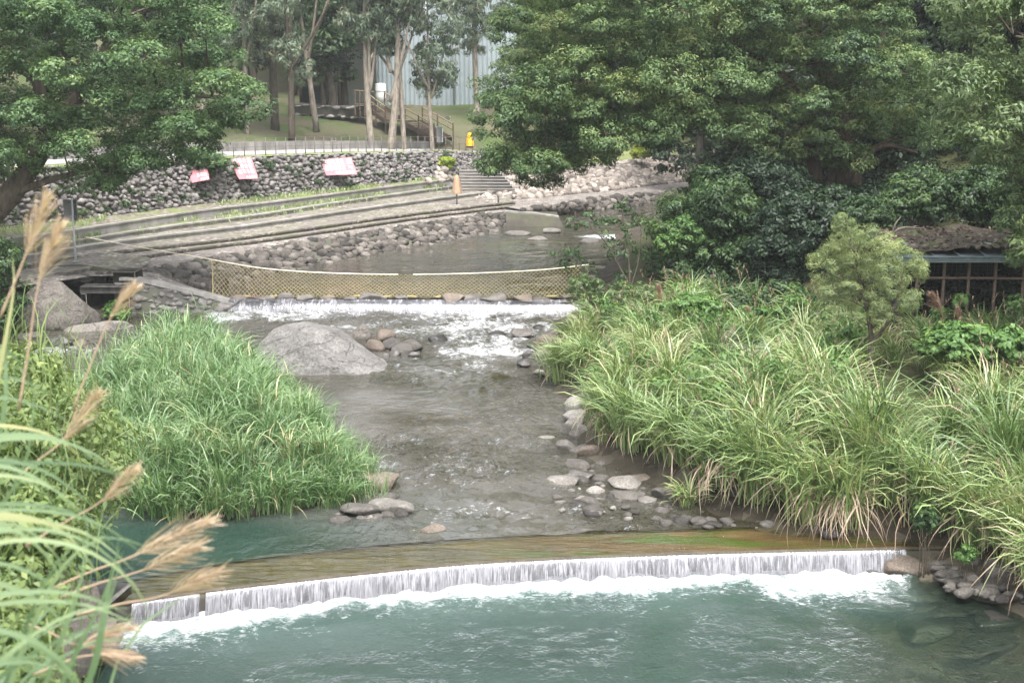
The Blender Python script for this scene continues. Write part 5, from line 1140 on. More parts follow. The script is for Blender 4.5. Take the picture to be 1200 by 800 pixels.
# shrubs
def shrub(label, poly, Y, dY, n, r, leafm, rg, fol=None, name='shrub', group=None, foot=None):
    cl = fill_poly(poly, Y, dY, n, r, rg); b = cl.mean(0); b[2] = float(ground_z(b[:2])[0])
    o = thing(name, b, label, 'shrub', group); mb = MB()
    for c_ in cl[:: max(1, n // 14)]: limb(mb, b + rg.normal(0, .4 * r, 3) * np.array([1, 1, 0]), c_, .055 * min(r, .8), .014 * min(r, .8), rg, .03, 7, .12, 5)
    mb.obj('stem', M['bark_dark'], o)
    mb = MB(); f = dict(nsub=20, nleaf=52, L=.125, W=.06, rs=.37, flat=.75, up=.55, low=-.8); f.update(fol or {})
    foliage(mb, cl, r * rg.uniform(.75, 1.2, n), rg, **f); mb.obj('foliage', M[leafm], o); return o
rg = np.random.default_rng(46)
shrub('large dark bush below the camphor, facing the far pool', [(770,262),(800,225),(815,190),(850,195),(870,225),(905,235),(920,300),(915,350),(840,350),(790,338),(765,315)], 46, 1.8, 60, .8, 'leaf_bush', rg, dict(L=.15, W=.055, droop=.9, nleaf=64))
shrub('lime green spray of leaves on the river side of dark bush', [(778,262),(800,255),(825,268),(815,295),(790,305),(772,288)], 44.6, .6, 14, .5, 'leaf_bright', rg)
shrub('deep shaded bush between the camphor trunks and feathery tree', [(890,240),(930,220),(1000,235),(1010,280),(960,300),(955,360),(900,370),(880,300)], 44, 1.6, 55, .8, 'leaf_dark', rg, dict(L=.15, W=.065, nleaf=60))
shrub('dark evergreen thicket at the camphor foot', [(850,170),(900,190),(960,225),(1040,220),(1100,215),(1110,255),(1040,262),(960,262),(880,240),(835,215)], 47.5, 1.5, 60, .8, 'leaf_dark', rg, dict(L=.15, W=.065, nleaf=60))
shrub('leafy green shrub above the shed roof', [(1040,215),(1080,200),(1110,215),(1120,245),(1090,258),(1040,250)], 41, 1., 26, .6, 'leaf_bush', rg)
shrub('dark ferny shrub right above the shed roof', [(1110,205),(1160,195),(1230,215),(1240,262),(1180,268),(1120,255)], 41.5, 1., 34, .65, 'leaf_bush', rg)
shrub('light green shrub behind the feathery tree top', [(985,250),(1010,232),(1045,250),(1040,275),(1000,280)], 39, .6, 14, .5, 'leaf_bush', rg)
shrub('bright green low shrub in front of the dark bushes', [(770,375),(800,345),(840,348),(850,375),(835,408),(785,410)], 37.5, .8, 30, .5, 'leaf_bright', rg, dict(L=.12, W=.07))
shrub('shrub of small leaves between dark bushes and grass', [(840,385),(870,358),(930,362),(950,385),(930,408),(860,412)], 37, .8, 30, .45, 'leaf_bright', rg, dict(L=.12, W=.07))
shrub('shaded fern-green shrub in front of the deep bush', [(840,350),(905,335),(955,345),(955,380),(900,385),(845,378)], 39.5, .8, 30, .5, 'leaf_bush', rg)
shrub('low leafy creeper mound before the shed', [(1085,395),(1110,382),(1160,388),(1230,395),(1240,425),(1150,425),(1090,420)], 30.5, 1., 40, .42, 'leaf_bright', rg, dict(L=.14, W=.1))
shrub('bushy mound of weeds near the sapling', [(655,330),(690,318),(720,330),(770,335),(780,372),(740,380),(690,372),(660,352)], 41, .9, 22, .42, 'leaf_pale', rg, dict(L=.16, W=.03, nsub=14, nleaf=30))
shrub('leafy weed hanging at the end of the weir', [(1072,590),(1090,585),(1098,610),(1085,628),(1070,615)], 22.6, .25, 8, .2, 'leaf_bush', rg, dict(L=.09, W=.06, nsub=10, nleaf=14))
shrub('small bright weed at the end of weir above dark rock', [(1120,640),(1145,640),(1145,662),(1122,662)], 21.9, .2, 7, .16, 'leaf_bright', rg, dict(L=.06, W=.03, nsub=10, nleaf=16))
shrub('trailing shrub draped over the cobble wall above the terrace', [(160,200),(180,195),(192,215),(190,240),(172,235)], 61.5, .3, 9, .4, 'leaf_bush', rg, dict(nsub=10, nleaf=20))
shrub('bush on the wall top beside the first banner', [(205,185),(225,170),(262,180),(268,198),(240,205),(215,200)], 64, .8, 16, .55, 'leaf_elm', rg)
shrub('green bush on the wall top under the elm', [(100,190),(140,180),(200,182),(205,195),(150,200),(110,205)], 61.5, .8, 20, .55, 'leaf_bush', rg)
shrub('small yellow-flowering bush on the heap of pale stones', [(508,190),(520,183),(532,188),(530,197),(512,198)], 82.5, .5, 9, .4, 'leaf_lime', rg)
shrub('yellow bush on top of the pale riprap', [(738,176),(752,172),(764,178),(760,186),(742,187)], 91, .6, 10, .45, 'leaf_lime', rg)
shrub('yellow bush on the riprap nearest the camphor tip', [(625,190),(640,185),(648,194),(640,202),(628,200)], 88.5, .5, 8, .4, 'leaf_lime', rg)
shrub('brown-green bush on the bank left of the leaning boulder', [(-60,290),(10,280),(28,320),(30,370),(20,400),(-60,410)], 42, 1.3, 34, .6, 'leaf_bush', rg, dict(L=.13, W=.05))
shrub('green grass-like shrub at the waterside of the far embankment', [(760,232),(790,222),(812,228),(805,240),(770,244)], 82, .6, 10, .5, 'leaf_pale', rg, dict(nsub=10, nleaf=20))
shrub('green clump by the culvert opening', [(118,368),(130,352),(150,356),(152,374),(130,378)], 44.6, .3, 8, .25, 'leaf_bright', rg, dict(nsub=10, nleaf=18, L=.1, W=.06))

# distant wooded slopes: one mass
rg = np.random.default_rng(47); n = 520
q = np.column_stack([rg.uniform(-95, 95, n), rg.uniform(112, 165, n)]); s = np.column_stack([np.concatenate([rg.uniform(24, 60, 110), rg.uniform(-75, -38, 70)]), np.concatenate([rg.uniform(48, 112, 110), rg.uniform(56, 112, 70)])]); q = np.concatenate([q, s])
cl = np.column_stack([q, ground_z(q) + rg.uniform(1, 11, len(q))])
mb = MB(); foliage(mb, cl, rg.uniform(2., 3.6, len(cl)), rg, nsub=16, nleaf=26, L=.6, W=.36, rs=.36, flat=.8, up=.5)
tag(mb.obj('forest', M['leaf_bush']), 'dense dark woodland on the slopes behind the buildings', 'forest', kind='stuff')
n = 260; q = pts_in([(11.5, 54), (17, 51), (30, 50), (34, 70), (28, 84), (21, 76), (16, 66)], n, rg); cl = np.column_stack([q, ground_z(q) + .5])
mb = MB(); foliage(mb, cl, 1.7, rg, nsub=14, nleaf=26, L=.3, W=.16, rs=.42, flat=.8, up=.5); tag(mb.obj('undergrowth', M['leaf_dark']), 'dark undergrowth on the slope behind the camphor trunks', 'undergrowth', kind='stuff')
# leaf litter and low cover below the right-hand trees
n = 300; q = pts_in([(6, 43), (11, 36), (19, 36), (24, 42), (22, 60), (12, 62), (6, 50)], n, rg); cl = np.column_stack([q, ground_z(q) + .15])
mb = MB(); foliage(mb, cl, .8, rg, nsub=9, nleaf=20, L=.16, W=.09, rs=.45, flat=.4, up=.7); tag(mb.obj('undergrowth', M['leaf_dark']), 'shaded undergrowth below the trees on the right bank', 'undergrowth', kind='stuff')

# ------------------------------------------------------------------ shed
rg = np.random.default_rng(48)
sh = thing('shed', (15, 35, 2.4), 'open-fronted dark shed with rusty posts and a soil-covered roof', 'shed')
x0, x1, Ys, zb = PY(1062, 300, 35)[0], 19.5, 35., 2.2; ze = PY(1100, 302, 35)[2]
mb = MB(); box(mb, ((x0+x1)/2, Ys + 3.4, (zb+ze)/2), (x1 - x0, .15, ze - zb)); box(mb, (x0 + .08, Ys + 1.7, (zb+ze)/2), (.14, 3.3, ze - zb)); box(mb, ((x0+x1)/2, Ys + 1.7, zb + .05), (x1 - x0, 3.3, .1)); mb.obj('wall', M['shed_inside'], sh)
for px in (1074, 1105, 1134, 1165, 1198, 1230):
    x = PY(px, 340, Ys)[0]; mb = MB(); beam(mb, (x, Ys, zb), (x, Ys, ze - .02), .075, .075); mb.obj('post', M['shed_steel'], sh)
for py in (325,):
    z = PY(1100, py, Ys)[2]; mb = MB(); beam(mb, (x0, Ys - .06, z), (x1, Ys - .06, z - .05), .05, .06); mb.obj('rail', M['shed_steel'], sh)
mb = MB()
for k in range(70): 
    x = x0 + .1 + (x1 - x0 - .2) * k / 69; beam(mb, (x, Ys + .12, zb), (x, Ys + .12, ze - .05), .008, .008)
for k in range(20):
    z = zb + .1 + k * .1; beam(mb, (x0, Ys + .13, z), (x1, Ys + .13, z), .008, .008)
mb.obj('mesh_panel', M['hut_dark'], sh)
mb = MB(); a = PY(1100, 291, 34.6)
for k in range(26):
    x = x0 - .3 + k * (x1 - x0 + .6) / 26; box(mb, (x + .12, Ys + .35, ze + .13 + .02 * (k % 2)), ((x1 - x0 + .6) / 26 - .004, 1.9, .035), 0, .5, .006, .13)
box(mb, ((x0+x1)/2, Ys - .52, ze + .02), (x1 - x0 + .6, .05, .16)); mb.obj('eave', M['shed_eave'], sh)
mb = MB(); q = np.stack(np.meshgrid(np.linspace(x0 - .35, x1 + .5, 60), np.linspace(Ys - .1, Ys + 3.4, 40), indexing='ij'), -1).reshape(-1, 2)
zz = ze + .28 + .05 * (q[:, 1] - Ys) + .12 * fbm(np.column_stack([q * 1.2, 0*q[:, 0]]), 3, 3); mb.add(np.column_stack([q, zz]), grid_faces(60, 40)); ro = mb.obj('roof', M['shed_soil'], sh)
n = 34
for k in range(n):
    mb = MB(); cc = np.array([[x0 - .4 + (x1 - x0 + .7) * k / (n - 1), Ys - .2 + rg.normal(0, .04), ze + .33]]); scatter_rocks(mb, cc, np.array([[.13, .11, .09]]) * rg.uniform(.7, 1.3), rg, rg.uniform(.2, .7, 1)); mb.obj('stone', M['rock_tan'], ro)
mb = MB(); n = 900; q = np.column_stack([rg.uniform(x0 - .3, x1 + .4, n), rg.uniform(Ys, Ys + 3.2, n)]); z = ze + .31 + .05 * (q[:, 1] - Ys)
N = norm(rg.normal(0, .4, (n, 3)) + np.array([0, 0, 1.])); leaves(mb, np.column_stack([q, z + .06]), N, .16, .08, rg.uniform(0, 1, n), rg); mb.obj('leaf_litter', M['litter'], ro)
br = thing('fallen_branch', PY(1040, 262, 38), 'bare fallen branch lying on the shed roof', 'branch')
mb = MB(); tube(mb, resample([PY(1026, 282, 37), PY(1046, 274, 37), PY(1056, 266, 37.2), PY(1082, 268, 37.5)], 12, 1), np.linspace(.06, .02, 12), 6, .5, .05); tube(mb, resample([PY(1046, 274, 37), PY(1049, 262, 37), PY(1056, 254, 37)], 8, 1), np.linspace(.035, .012, 8), 5, .5, .05); mb.obj('limb', M['bark_pale'], br)

# ------------------------------------------------------------------ buildings and stairs on the slope
Yb = 104.
bl = thing('clad_building', PY(480, 122, Yb), 'tall blue-grey corrugated metal building behind the slope trees', 'building')
xa, xb = PY(440, 60, Yb)[0], PY(605, 60, Yb)[0]; mb = MB(); n = int((xb - xa) / .09); xs_ = np.linspace(xa, xb, n); yy = Yb + .04 * np.sign(np.sin(np.arange(n) * np.pi / 2 + .3))
T = np.column_stack([xs_, yy, np.full(n, 17.)]); B = np.column_stack([xs_, yy, np.full(n, 7.)]); loft(mb, T, B, 2); mb.obj('wall', M['cladding'], bl, False)
mb = MB(); box(mb, ((xa+xb)/2, Yb + 3, 17.1), (xb - xa + .4, 6.4, .2)); mb.obj('roof', M['grey_wall'], bl)
mb = MB(); box(mb, (xa + .1, Yb + 3, 12), (.12, 6, 10)); box(mb, (xb - .1, Yb + 3, 12), (.12, 6, 10)); mb.obj('side_wall', M['cladding'], bl)
for px in (442, 470, 500, 532): 
    x = PY(px, 60, Yb)[0]; mb = MB(); tube(mb, [(x, Yb - .12, 7.4), (x, Yb - .12, 16.8)], .07, 8); mb.obj('downpipe', M['steel'], bl)
g = thing('grey_block', PY(410, 110, 101.5), 'plain pale grey building left of the corrugated one', 'building')
xa2, xb2 = PY(384, 60, 102)[0], PY(441, 60, 102)[0]; mb = MB(); box(mb, ((xa2+xb2)/2, 105, 11.2), (xb2 - xa2, 6, 9)); mb.obj('wall', M['grey_wall'], g); mb = MB(); box(mb, ((xa2+xb2)/2, 105, 15.8), (xb2 - xa2 + .3, 6.3, .18)); mb.obj('roof', M['grey_wall'], g)
tk = thing('water_tank', PY(446, 110, 100), 'white cylindrical tank at the top of the wooden stairs', 'tank')
p = PY(446, 112, 100); mb = MB(); a = np.linspace(0, 1, 12); tube(mb, [p + np.array([0, 0, h]) for h in (-.5, 0, .8, .86, .9, .93)], [.42, .42, .42, .4, .3, .05], 18); mb.obj('drum', M['white_paint'], tk)
mb = MB(); tube(mb, [p + np.array([0, 0, .3]), p + np.array([0, 0, .36])], .44, 18); mb.obj('band', M['steel'], tk)
pv = thing('pavilion', PY(388, 122, 97.5), 'dark timber pavilion with a blue-black lower wall among the trees', 'pavilion')
pz = PY(388, 122, 98)[2]; xa3, xb3 = PY(352, 90, 98)[0], PY(397, 90, 98)[0]
for x in (xa3, (xa3*.45+xb3*.55), xb3):
    for y in (98, 100.6): mb = MB(); beam(mb, (x, y, pz - .6), (x, y, pz + 3.2), .2, .2); mb.obj('post', M['wood_dark'], pv)
mb = MB(); box(mb, (xa3*.68+xb3*.32, 98.3, pz + .5), ((xb3-xa3)*.62, .12, 1.7)); mb.obj('lower_wall', M['hut_blue'], pv)
mb = MB(); box(mb, ((xa3+xb3)/2, 99.3, pz + 1.75), (xb3 - xa3 + .5, 3.2, .22)); mb.obj('floor_beam', M['wood_dark'], pv)
mb = MB(); box(mb, ((xa3+xb3)/2, 97.9, pz + 2.5), (xb3 - xa3 + .2, .08, .4)); mb.obj('balcony_panel', M['grey_wall'], pv)
mb = MB(); w = (xb3 - xa3) / 2 + .8; cx = (xa3 + xb3) / 2
mb.add([(cx-w,97.2,pz+3.1),(cx+w,97.2,pz+3.1),(cx+w,101.4,pz+3.1),(cx-w,101.4,pz+3.1),(cx-w*.5,99.3,pz+4.4),(cx+w*.5,99.3,pz+4.4)], [[0,1,5,4],[2,3,4,5],[3,2,1,0]], .5); mb.F.setdefault(3, []).append(np.array([[1,2,5],[3,0,4]], np.int32) + mb.n - 6); mb.obj('roof', M['hut_dark'], pv, False)
rw = thing('stone_retaining_wall', PY(400, 128, 95), 'low stone retaining wall below the dark pavilion', 'wall')
A = resample([PY(340, 122, 95.5), PY(400, 126, 95), PY(428, 126, 94.5)], 20, 0); B = A.copy(); B[:, 2] -= .75; mb = MB(); loft(mb, A, B + np.array([0, .1, 0]), 3); loft(mb, A + np.array([0, 2, .1]), A, 2); mb.obj('backing', M['dark_concrete'], rw); stone_face(A, B, .4, .26, rg, M['rock_wall'], 'stonework', rw, .5)

st = thing('wooden_stairs', PY(490, 158, 90), 'dark wooden stairs with handrails climbing the slope past the trees', 'stairs')
def flight(a, b, n, w):
    a = np.asarray(a); b = np.asarray(b); d = (b - a)[:2]; d = d / np.linalg.norm(d); s = np.array([-d[1], d[0], 0]) * w / 2
    for k in range(n):
        p = a + (b - a) * (k + .5) / n; mb = MB(); V = [p + s * i + np.array([d[0], d[1], 0]) * j * .17 + np.array([0, 0, h]) for h in (-.04, .03) for i, j in ((-1,-1),(1,-1),(1,1),(-1,1))]
        mb.add(V, [[0,1,5,4],[1,2,6,5],[2,3,7,6],[3,0,4,7],[3,2,1,0],[4,5,6,7]]); mb.obj('tread', M['wood_dark'], st, False)
    for sd in (-1, 1):
        mb = MB(); beam(mb, a + s * sd - np.array([0, 0, .12]), b + s * sd - np.array([0, 0, .12]), .06, .32); mb.obj('stringer', M['wood_dark'], st, False)
        for h in (.95, .55):
            mb = MB(); beam(mb, a + s * sd + np.array([0, 0, h]), b + s * sd + np.array([0, 0, h]), .09, .07); mb.obj('handrail', M['wood_rail'], st, False)
        m_ = max(2, n // 4)
        for k in range(m_ + 1):
            p = a + (b - a) * k / m_ + s * sd; mb = MB(); beam(mb, p - np.array([0, 0, .9]), p + np.array([0, 0, 1.02]), .1, .1); mb.obj('post', M['wood_dark'], st, False)
p1, p2 = PY(440, 124, 95), PY(463, 141, 93); p3, p4 = PY(484, 142, 92), PY(520, 162, 89.5)
flight(p1, p2, 9, 1.6); flight(p3, p4, 10, 1.7)
mb = MB(); beam(mb, p2 + np.array([-.1, 0, 0]), p3 + np.array([.1, 0, 0]), 1.8, .1); mb.obj('landing', M['wood_dark'], st, False)
for s in (-.85, .85):
    mb = MB(); beam(mb, p2 + np.array([0, s, .95]), p3 + np.array([0, s, .95]), .08, .07); mb.obj('handrail', M['wood_rail'], st, False)
    mb = MB(); beam(mb, p2 + np.array([.65, s, -.9]), p2 + np.array([.65, s, 1.]), .1, .1); mb.obj('post', M['wood_dark'], st, False)
mb = MB(); q0 = PY(418, 122, 95); beam(mb, q0, p1, 1.8, .1); mb.obj('landing', M['wood_dark'], st, False)
for k in range(4):
    p = q0 + (p1 - q0) * k / 4 + np.array([0, -.9, 0]); mb = MB(); beam(mb, p - np.array([0, 0, .8]), p + np.array([0, 0, 1.]), .09, .09); mb.obj('post', M['wood_dark'], st, False)
mb = MB(); beam(mb, q0 + np.array([0, -.9, 1.]), p1 + np.array([0, -.9, 1.]), .08, .07); mb.obj('handrail', M['wood_rail'], st, False)

# ------------------------------------------------------------------ signs, banners, parasols
sg = thing('sign_post', P(89, 307, 2.3), 'grey sign board on a thin steel pole, seen from behind', 'sign')
b = P(89, 307, 2.35); mb = MB(); tube(mb, [b - np.array([0, 0, .1]), b + np.array([0, 0, 2.45])], .04, 10); mb.obj('pole', M['steel'], sg)
mb = MB(); box(mb, (b[0] - .1, b[1] + .06, b[2] + 1.98), (.5, .03, .82), .12, .5, .006); mb.obj('board', M['sign_grey'], sg)
mb = MB(); box(mb, (b[0], b[1], b[2] + .02), (.22, .22, .04)); mb.obj('base_plate', M['steel'], sg)
for dz in (1.75, 2.2):
    mb = MB(); box(mb, (b[0], b[1] + .02, b[2] + dz), (.2, .09, .04), .12, .5, .004); mb.obj('bracket', M['steel'], sg)

def banner(label, corners, Yc, rows, rg, strip_):
    """Cloth draped on the wall face: red field, a pale field and rows of worn white characters."""
    c4 = [PY(px, py, Y) for (px, py), Y in zip(corners, Yc)]; o = thing('banner', np.mean(c4, 0), label, 'banner', 'red and white banners hung on the rubble wall')
    nu, nv = 40, 26; u, v = np.meshgrid(np.linspace(0, 1, nu), np.linspace(0, 1, nv), indexing='ij')
    def at(u, v): return (c4[0][None] * ((1-u)*(1-v))[:, None] + c4[1][None] * (u*(1-v))[:, None] + c4[2][None] * (u*v)[:, None] + c4[3][None] * ((1-u)*v)[:, None])
    def surf(u, v, off):
        p = at(u, v); p[:, 1] -= .14 + off + .05 * np.sin(u * 9 + v * 2) + .035 * np.sin(v * 11 + u * 4); return p
    mb = MB(); mb.add(surf(u.ravel(), v.ravel(), 0), grid_faces(nu, nv)); mb.add(surf(u.ravel(), v.ravel(), -.012), grid_faces(nu, nv)[:, ::-1]); mb.obj('cloth', M['banner_red'], o)
    mb = MB()
    for (u0, u1, v0, v1, cells) in rows:
        for k in range(cells):
            a = u0 + (u1 - u0) * (k + .08) / cells; b_ = u0 + (u1 - u0) * (k + .9) / cells; hu, hv = b_ - a, v1 - v0
            for s in strip_(rg):
                uu = np.clip(np.array([s[0], s[2], s[2], s[0]]) * hu + a, 0, 1); vv = np.clip(np.array([s[1], s[1], s[3], s[3]]) * hv + v0, 0, 1)
                mb.add(surf(uu, vv, .012), [[0, 1, 2, 3]])
    mb.obj('lettering', M['banner_white'], o); return o
def glyph(rg):
    out = []
    for k in range(3): y = .05 + k * .33 + rg.uniform(-.04, .04); out.append((rg.uniform(0, .12), y, rg.uniform(.85, 1.), y + .16))
    x = rg.uniform(.3, .6); out.append((x, 0, x + .17, 1.)); 
    if rg.random() < .6: out.append((.04, .4, .2, .98))
    return out
rg = np.random.default_rng(50)
Yw = lambda px: float(np.interp(px, _px, WT[:, 1]))
for lab, cs, rows in (('banner with two broad rows of white characters, rightmost of the three', [(376,187),(412,184),(419,204),(383,205.5)], [(.04,.72,.04,.36,5),(.04,.72,.4,.72,5),(.8,.98,.05,.7,1),(.32,.96,.78,.94,6)]),
                      ('narrow pale banner sagging from the wall, middle of the three', [(270,186),(295,184),(303,209),(281,210)], [(.1,.95,.02,.24,4),(.12,.95,.29,.5,4),(.14,.95,.54,.74,4),(.4,1.,.86,.98,4)]),
                      ('torn red and white banner half hidden by leaves, leftmost of the three', [(221,196),(243,194),(246,210),(226,214)], [(.3,.95,.05,.35,3),(.35,.95,.45,.72,3),(.5,1.,.8,.97,3)])):
    y = Yw(cs[0][0]); banner(lab, cs, [y + .1, y + .1 + .5 * (cs[1][0] > 300), y - .75 + .5 * (cs[1][0] > 300), y - .75], rows, rg, glyph)
def folded_parasol(label, px, pyb, pyt, Y, canvas, h_pole):
    b = PY(px, pyb, Y); t = PY(px, pyt, Y); H = t[2] - b[2]; o = thing('folded_parasol', b, label, 'parasol')
    mb = MB(); tube(mb, [b, b + np.array([0, 0, H])], .035, 8); mb.obj('pole', M['fence_iron'], o)
    mb = MB(); n, k = 12, 14; hs = np.linspace(h_pole, 1.0, n) * H; rr = np.interp(np.linspace(0, 1, n), [0, .06, .5, .9, 1], [.25, .25, .19, .12, .04]); a = np.arange(k) / k * 6.283
    V = np.stack([np.stack([b[0] + r * (1 + .22 * np.cos(a * 7)) * np.cos(a), b[1] + r * (1 + .22 * np.cos(a * 7)) * np.sin(a), np.full(k, b[2] + h)], 1) for h, r in zip(hs, rr)])
    i = np.arange(n - 1)[:, None] * k; j = np.arange(k)[None]; mb.add(V.reshape(-1, 3), np.stack([i + j, i + (j+1) % k, i + k + (j+1) % k, i + k + j], -1).reshape(-1, 4)); mb.obj('canopy', canvas, o)
    mb = MB(); box(mb, (b[0], b[1], b[2] + .05), (.5, .5, .1)); mb.obj('base', M['dark_concrete'], o)
folded_parasol('folded tan parasol on a dark pole standing on the terrace', 535.5, 247, 205, 72.5, M['tan_canvas'], .48)
folded_parasol('folded orange-yellow parasol on the path behind the railing', 550.5, 173, 155, 90, M['yellow'], .1)
bd = thing('bollard', PY(584, 240, 73.5), 'short dark post at the end of the terrace steps', 'post'); p = PY(584, 240, 73.5); mb = MB(); tube(mb, [p, p + np.array([0, 0, .5]), p + np.array([0, 0, .56])], [.05, .05, .02], 8); mb.obj('post', M['fence_iron'], bd); mb = MB(); tube(mb, [p + np.array([0, 0, .48]), p + np.array([0, 0, .53])], .07, 8); mb.obj('collar', M['fence_iron'], bd)
def small_sign(label, px, py, Y, w, h, post):
    p = PY(px, py, Y); o = thing('small_sign', p, label, 'sign'); mb = MB(); tube(mb, [p, p + np.array([0, 0, post])], .025, 6); mb.obj('stake', M['steel'], o)
    mb = MB(); box(mb, (p[0], p[1] - .04, p[2] + post - h * .4), (w, .03, h), 0, .5, .005); mb.obj('board', M['white_paint'], o)
small_sign('small white board on a stake behind the railing', 391, 175, 81, .32, .42, .65)
small_sign('small white sign on the open lawn right of the stairs', 524, 147, 93, .42, .3, .6)
bn = thing('electric_cabinet', PY(515.5, 167, 87), 'upright grey metal cabinet at the foot of the stairs', 'cabinet'); p = PY(515.5, 167, 87)
mb = MB(); box(mb, (p[0], p[1], p[2] + .5), (.42, .35, 1.), 0, .5, .03); mb.obj('body', M['steel'], bn); mb = MB(); box(mb, (p[0], p[1], p[2] + 1.03), (.48, .42, .07), 0, .5, .02); mb.obj('lid', M['steel'], bn)

# ------------------------------------------------------------------ near bank: plumed pampas grass, leaves and weeds
rg = np.random.default_rng(60)
pp = thing('pampas_grass', (-3.3, 5.6, 5.7), 'big near pampas clump with arching blades and tan plumes at the left edge', 'pampas grass')
mb = MB()
def near_blade(pts, w, tint):
    p = resample(pts, 14, 2); d = norm(np.gradient(p, axis=0)); s = norm(np.cross(d, np.array([.25, -1, .35]))); t = np.linspace(0, 1, 14)
    ww = w * np.interp(t, [0, .15, .6, 1], [.5, 1, .8, .04]); V = np.stack([p - s * ww[:, None] / 2, p + np.array([0, 0, -.1]) * ww[:, None] * .8, p + s * ww[:, None] / 2], 1)
    mb.add(V.reshape(-1, 3), grid_faces(14, 3), tint)
arcs = [ # control pixels of prominent blades and the distance they stand at
    ([(-160,640),(-40,590),(60,590),(110,610),(150,660)],5.2),([(-160,560),(-60,520),(30,505),(90,520),(130,552)],5.6),([(-160,600),(-40,545),(60,540),(120,548),(152,566)],5.8),([(-160,700),(-40,640),(50,628),(120,650),(165,690),(178,730)],4.9),([(-160,650),(-60,600),(40,595),(120,610),(168,650)],5.3),
    ([(-160,760),(-40,700),(60,690),(110,700),(150,720)],4.8),([(-160,500),(-70,470),(0,462),(60,480),(95,505)],6.),([(-160,520),(-60,495),(40,500),(80,520),(100,545)],5.9),([(-160,800),(-40,730),(40,745),(90,790),(120,850)],4.6),([(-160,720),(-70,640),(0,610),(50,640),(80,690)],5.),
    ([(-120,420),(-50,400),(0,402),(30,430),(40,460)],6.3),([(-160,480),(-60,440),(20,440),(60,462)],6.2),([(-140,900),(-30,800),(40,740),(100,710),(150,712)],4.7),([(-160,860),(-60,790),(30,770),(90,790)],4.6),([(20,900),(60,780),(90,700),(105,640),(100,600)],5.),([(-20,880),(20,760),(60,660),(110,620),(160,640)],5.1),
    ([(-160,590),(-60,560),(20,555),(70,575),(92,600)],5.6),([(-160,680),(-60,655),(20,660),(70,690),(90,720)],4.9),([(-160,620),(-70,555),(-10,540),(50,560),(110,612)],5.4),([(60,880),(110,790),(120,720),(128,690),(140,640)],5.2),([(-30,560),(-10,480),(10,380),(18,330),(14,300)],6.2),([(-10,560),(8,470),(6,420),(12,370)],6.2),([(-40,640),(30,560),(40,470),(44,440)],6.)]
for px, D in arcs:
    for r in range(2 if D < 5.9 else 1):
        j = rg.normal(0, 9, 2) * (r > 0); pts = [PY(a + j[0] * (i + 1) * .5, b + j[1] * (i + 1) * .5, D + .22 * r + .04 * i) for i, (a, b) in enumerate(px)]
        near_blade(pts, rg.uniform(.018, .03), float(np.clip(rg.normal(.5, .22), 0, 1)))
n = 60; base = np.column_stack([rg.normal(-3.4, .45, n), rg.normal(5.6, .6, n), np.full(n, 5.5)]); 
blades(mb, base, rg.normal(.2, .9, n), rg.uniform(1., 1.6, n), rg.uniform(.05, .4, n), rg.uniform(1.4, 2.4, n), rg.uniform(.018, .03, n), np.clip(rg.normal(.5, .2, n), 0, 1), rg)
mb.obj('blades', M['grass_near'], pp)
plumes = [ # stalk foot px, plume start px, plume tip px, distance
    ((0,372),(30,300),(53,232),6.0),((22,480),(44,330),(70,264),6.0),((-10,520),(30,430),(-5,560),None),((85,480),(128,372),(157,336),6.6),((30,640),(118,590),(157,550),6.4),((60,690),(150,655),(240,612),6.2),((70,700),(165,670),(232,640),6.4),((90,720),(190,700),(258,668),6.6),((20,560),(72,520),(113,462),7.),((40,790),(110,765),(158,772),6.),((30,730),(90,760),(150,735),6.3)]
for ft, s, t, D in plumes:
    if D is None: continue
    f, s, t = PY(*ft, D), PY(*s, D), PY(*t, D)
    mb = MB(); tube(mb, resample([f, f * .5 + s * .5 + np.array([.01, 0, .02]), s, t], 14, 2), np.linspace(.0065, .002, 14), 6); q = mb.obj('plume', M['plume'], pp)
    mb = MB(); L = np.linalg.norm(t - s); plume_mesh(mb, s, t, (.02, 0, .03), 105, .42 * L + .03, rg, .35, .003); mb.obj('seed_plume', M['plume'], q)
# leafy weeds on the near slope
n = 85; pl = [(-60,470),(20,480),(60,560),(88,640),(60,690),(35,750),(45,860),(-80,860)]
cl = []
for a, b in pts_in(pl, n, rg):
    D = np.interp(b, [460, 800], [13.5, 8.6]) + rg.uniform(-.8, .8); cl.append(PY(a, b, D))
mb = MB(); foliage(mb, np.array(cl), rg.uniform(.22, .42, n), rg, nsub=12, nleaf=16, L=.1, W=.045, rs=.5, flat=.8, up=.6, droop=.2, low=-1.)
n = 900; q = rg.integers(0, len(cl), n); base = np.array(cl)[q] + rg.normal(0, .25, (n, 3)) - np.array([0, 0, .3])
blades(mb, base, rg.uniform(0, 6.28, n), rg.uniform(.4, 1., n), rg.uniform(0, .4, n), rg.uniform(.7, 1.9, n), rg.uniform(.008, .018, n), np.clip(rg.normal(.45, .25, n), 0, 1), rg)
tag(mb.obj('weeds', M['leaf_near']), 'yellow-green leafy weeds covering the near slope', 'weeds', kind='stuff')
n = 100; cl = []
for a, b in pts_in([(-60,430),(40,440),(110,500),(130,560),(100,620),(-60,600)], n, rg): cl.append(PY(a, b, rg.uniform(15, 21)))
cl = np.array([q_ for q_ in cl if q_[2] > -.2]); mb = MB(); foliage(mb, cl, .5, rg, nsub=12, nleaf=18, L=.12, W=.05, rs=.5, flat=.8, up=.6, low=-1.)
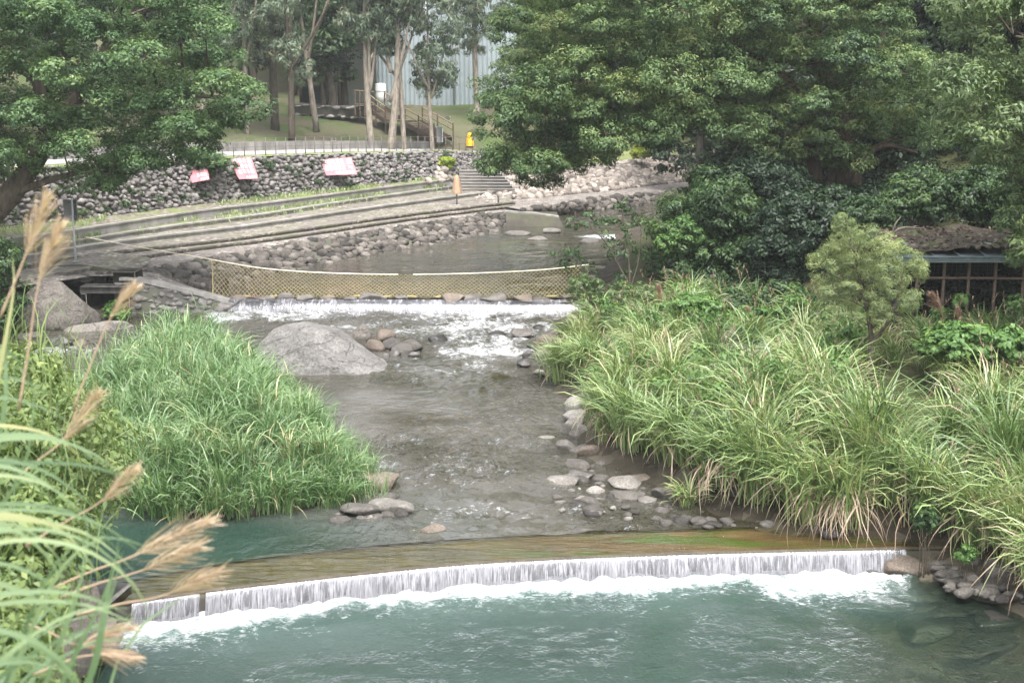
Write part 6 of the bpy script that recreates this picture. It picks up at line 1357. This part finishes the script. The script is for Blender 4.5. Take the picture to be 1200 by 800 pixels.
q = rg.integers(0, len(cl), 900); blades(mb, cl[q] + rg.normal(0, .3, (900, 3)), rg.uniform(0, 6.28, 900), rg.uniform(.5, 1.1, 900), rg.uniform(0, .4, 900), rg.uniform(.7, 1.9, 900), rg.uniform(.012, .022, 900), np.clip(rg.normal(.5, .2, 900), 0, 1), rg)
tag(mb.obj('bank_weeds', M['leaf_near']), 'tangle of grass and weeds on the left bank behind the pampas', 'weeds', kind='stuff')

# ------------------------------------------------------------------ haze, sky, sun, camera
HAZE = .0004
if HAZE:
    mb = MB(); lo, hi = np.array([-135, -26, -3.]), np.array([135, 245, 100.]); V = [[(lo, hi)[i][0], (lo, hi)[j][1], (lo, hi)[k][2]] for i in (0, 1) for j in (0, 1) for k in (0, 1)]
    mb.add(V, [[0,1,3,2],[4,6,7,5],[0,4,5,1],[2,3,7,6],[0,2,6,4],[1,5,7,3]])
    m, nt = newmat('haze'); v = nt.nodes.new('ShaderNodeVolumePrincipled'); v.inputs['Density'].default_value = HAZE; v.inputs['Color'].default_value = (.93, .96, 1, 1); v.inputs['Anisotropy'].default_value = .3
    nt.links.new(v.outputs[0], nt.nodes.new('ShaderNodeOutputMaterial').inputs['Volume']); tag(mb.obj('haze', m, None, False), 'thin humid haze filling the valley', 'haze', kind='stuff')

SUN_EL, SUN_AZ = R(64), R(165)          # azimuth clockwise from +Y; the sun stands behind the camera, veiled
w = bpy.data.worlds.new('World'); SC.world = w; w.use_nodes = True; nt = w.node_tree; nt.nodes.clear(); b = NT(nt)
sky = b.n('ShaderNodeTexSky', sky_type='NISHITA', sun_disc=False); sky.sun_elevation = SUN_EL; sky.sun_rotation = SUN_AZ; sky.air_density = 1.2; sky.dust_density = 4.; sky.altitude = 200
hs = b.n('ShaderNodeHueSaturation', i={'Color': sky.outputs[0], 'Saturation': .2, 'Value': 1.})
bg = b.n('ShaderNodeBackground', i={'Color': hs.outputs[0], 'Strength': .15}); nt.links.new(bg.outputs[0], b.n('ShaderNodeOutputWorld').inputs['Surface'])
L = bpy.data.lights.new('sun', 'SUN'); L.energy = 1.5; L.angle = R(28); L.color = (1, .96, .9); so = bpy.data.objects.new('sun', L); COL.objects.link(so)
dirv = Vector((math.sin(SUN_AZ) * math.cos(SUN_EL), math.cos(SUN_AZ) * math.cos(SUN_EL), math.sin(SUN_EL))); so.rotation_euler = dirv.to_track_quat('Z', 'Y').to_euler(); so.location = (0, -20, 60)

cam = bpy.data.cameras.new('camera'); co = bpy.data.objects.new('camera', cam); COL.objects.link(co); SC.camera = co
co.location = (0, 0, CAM_H); co.rotation_euler = (math.pi / 2 - PITCH, 0, 0)
cam.sensor_width = 36; cam.lens = 45; cam.clip_start = .1; cam.clip_end = 1000
cam.dof.use_dof = True; cam.dof.focus_distance = 34; cam.dof.aperture_fstop = 2.2
SC.view_settings.view_transform = 'Standard'; SC.view_settings.look = 'None'; SC.view_settings.gamma = 1; SC.view_settings.exposure = 2.05
SC.cycles.max_bounces = 8; SC.cycles.diffuse_bounces = 3; SC.cycles.glossy_bounces = 3; SC.cycles.transmission_bounces = 3; SC.cycles.transparent_max_bounces = 12; SC.cycles.volume_bounces = 1
SC.cycles.use_denoising = True; SC.cycles.use_adaptive_sampling = True; SC.cycles.adaptive_threshold = .014; SC.cycles.sample_clamp_indirect = 6
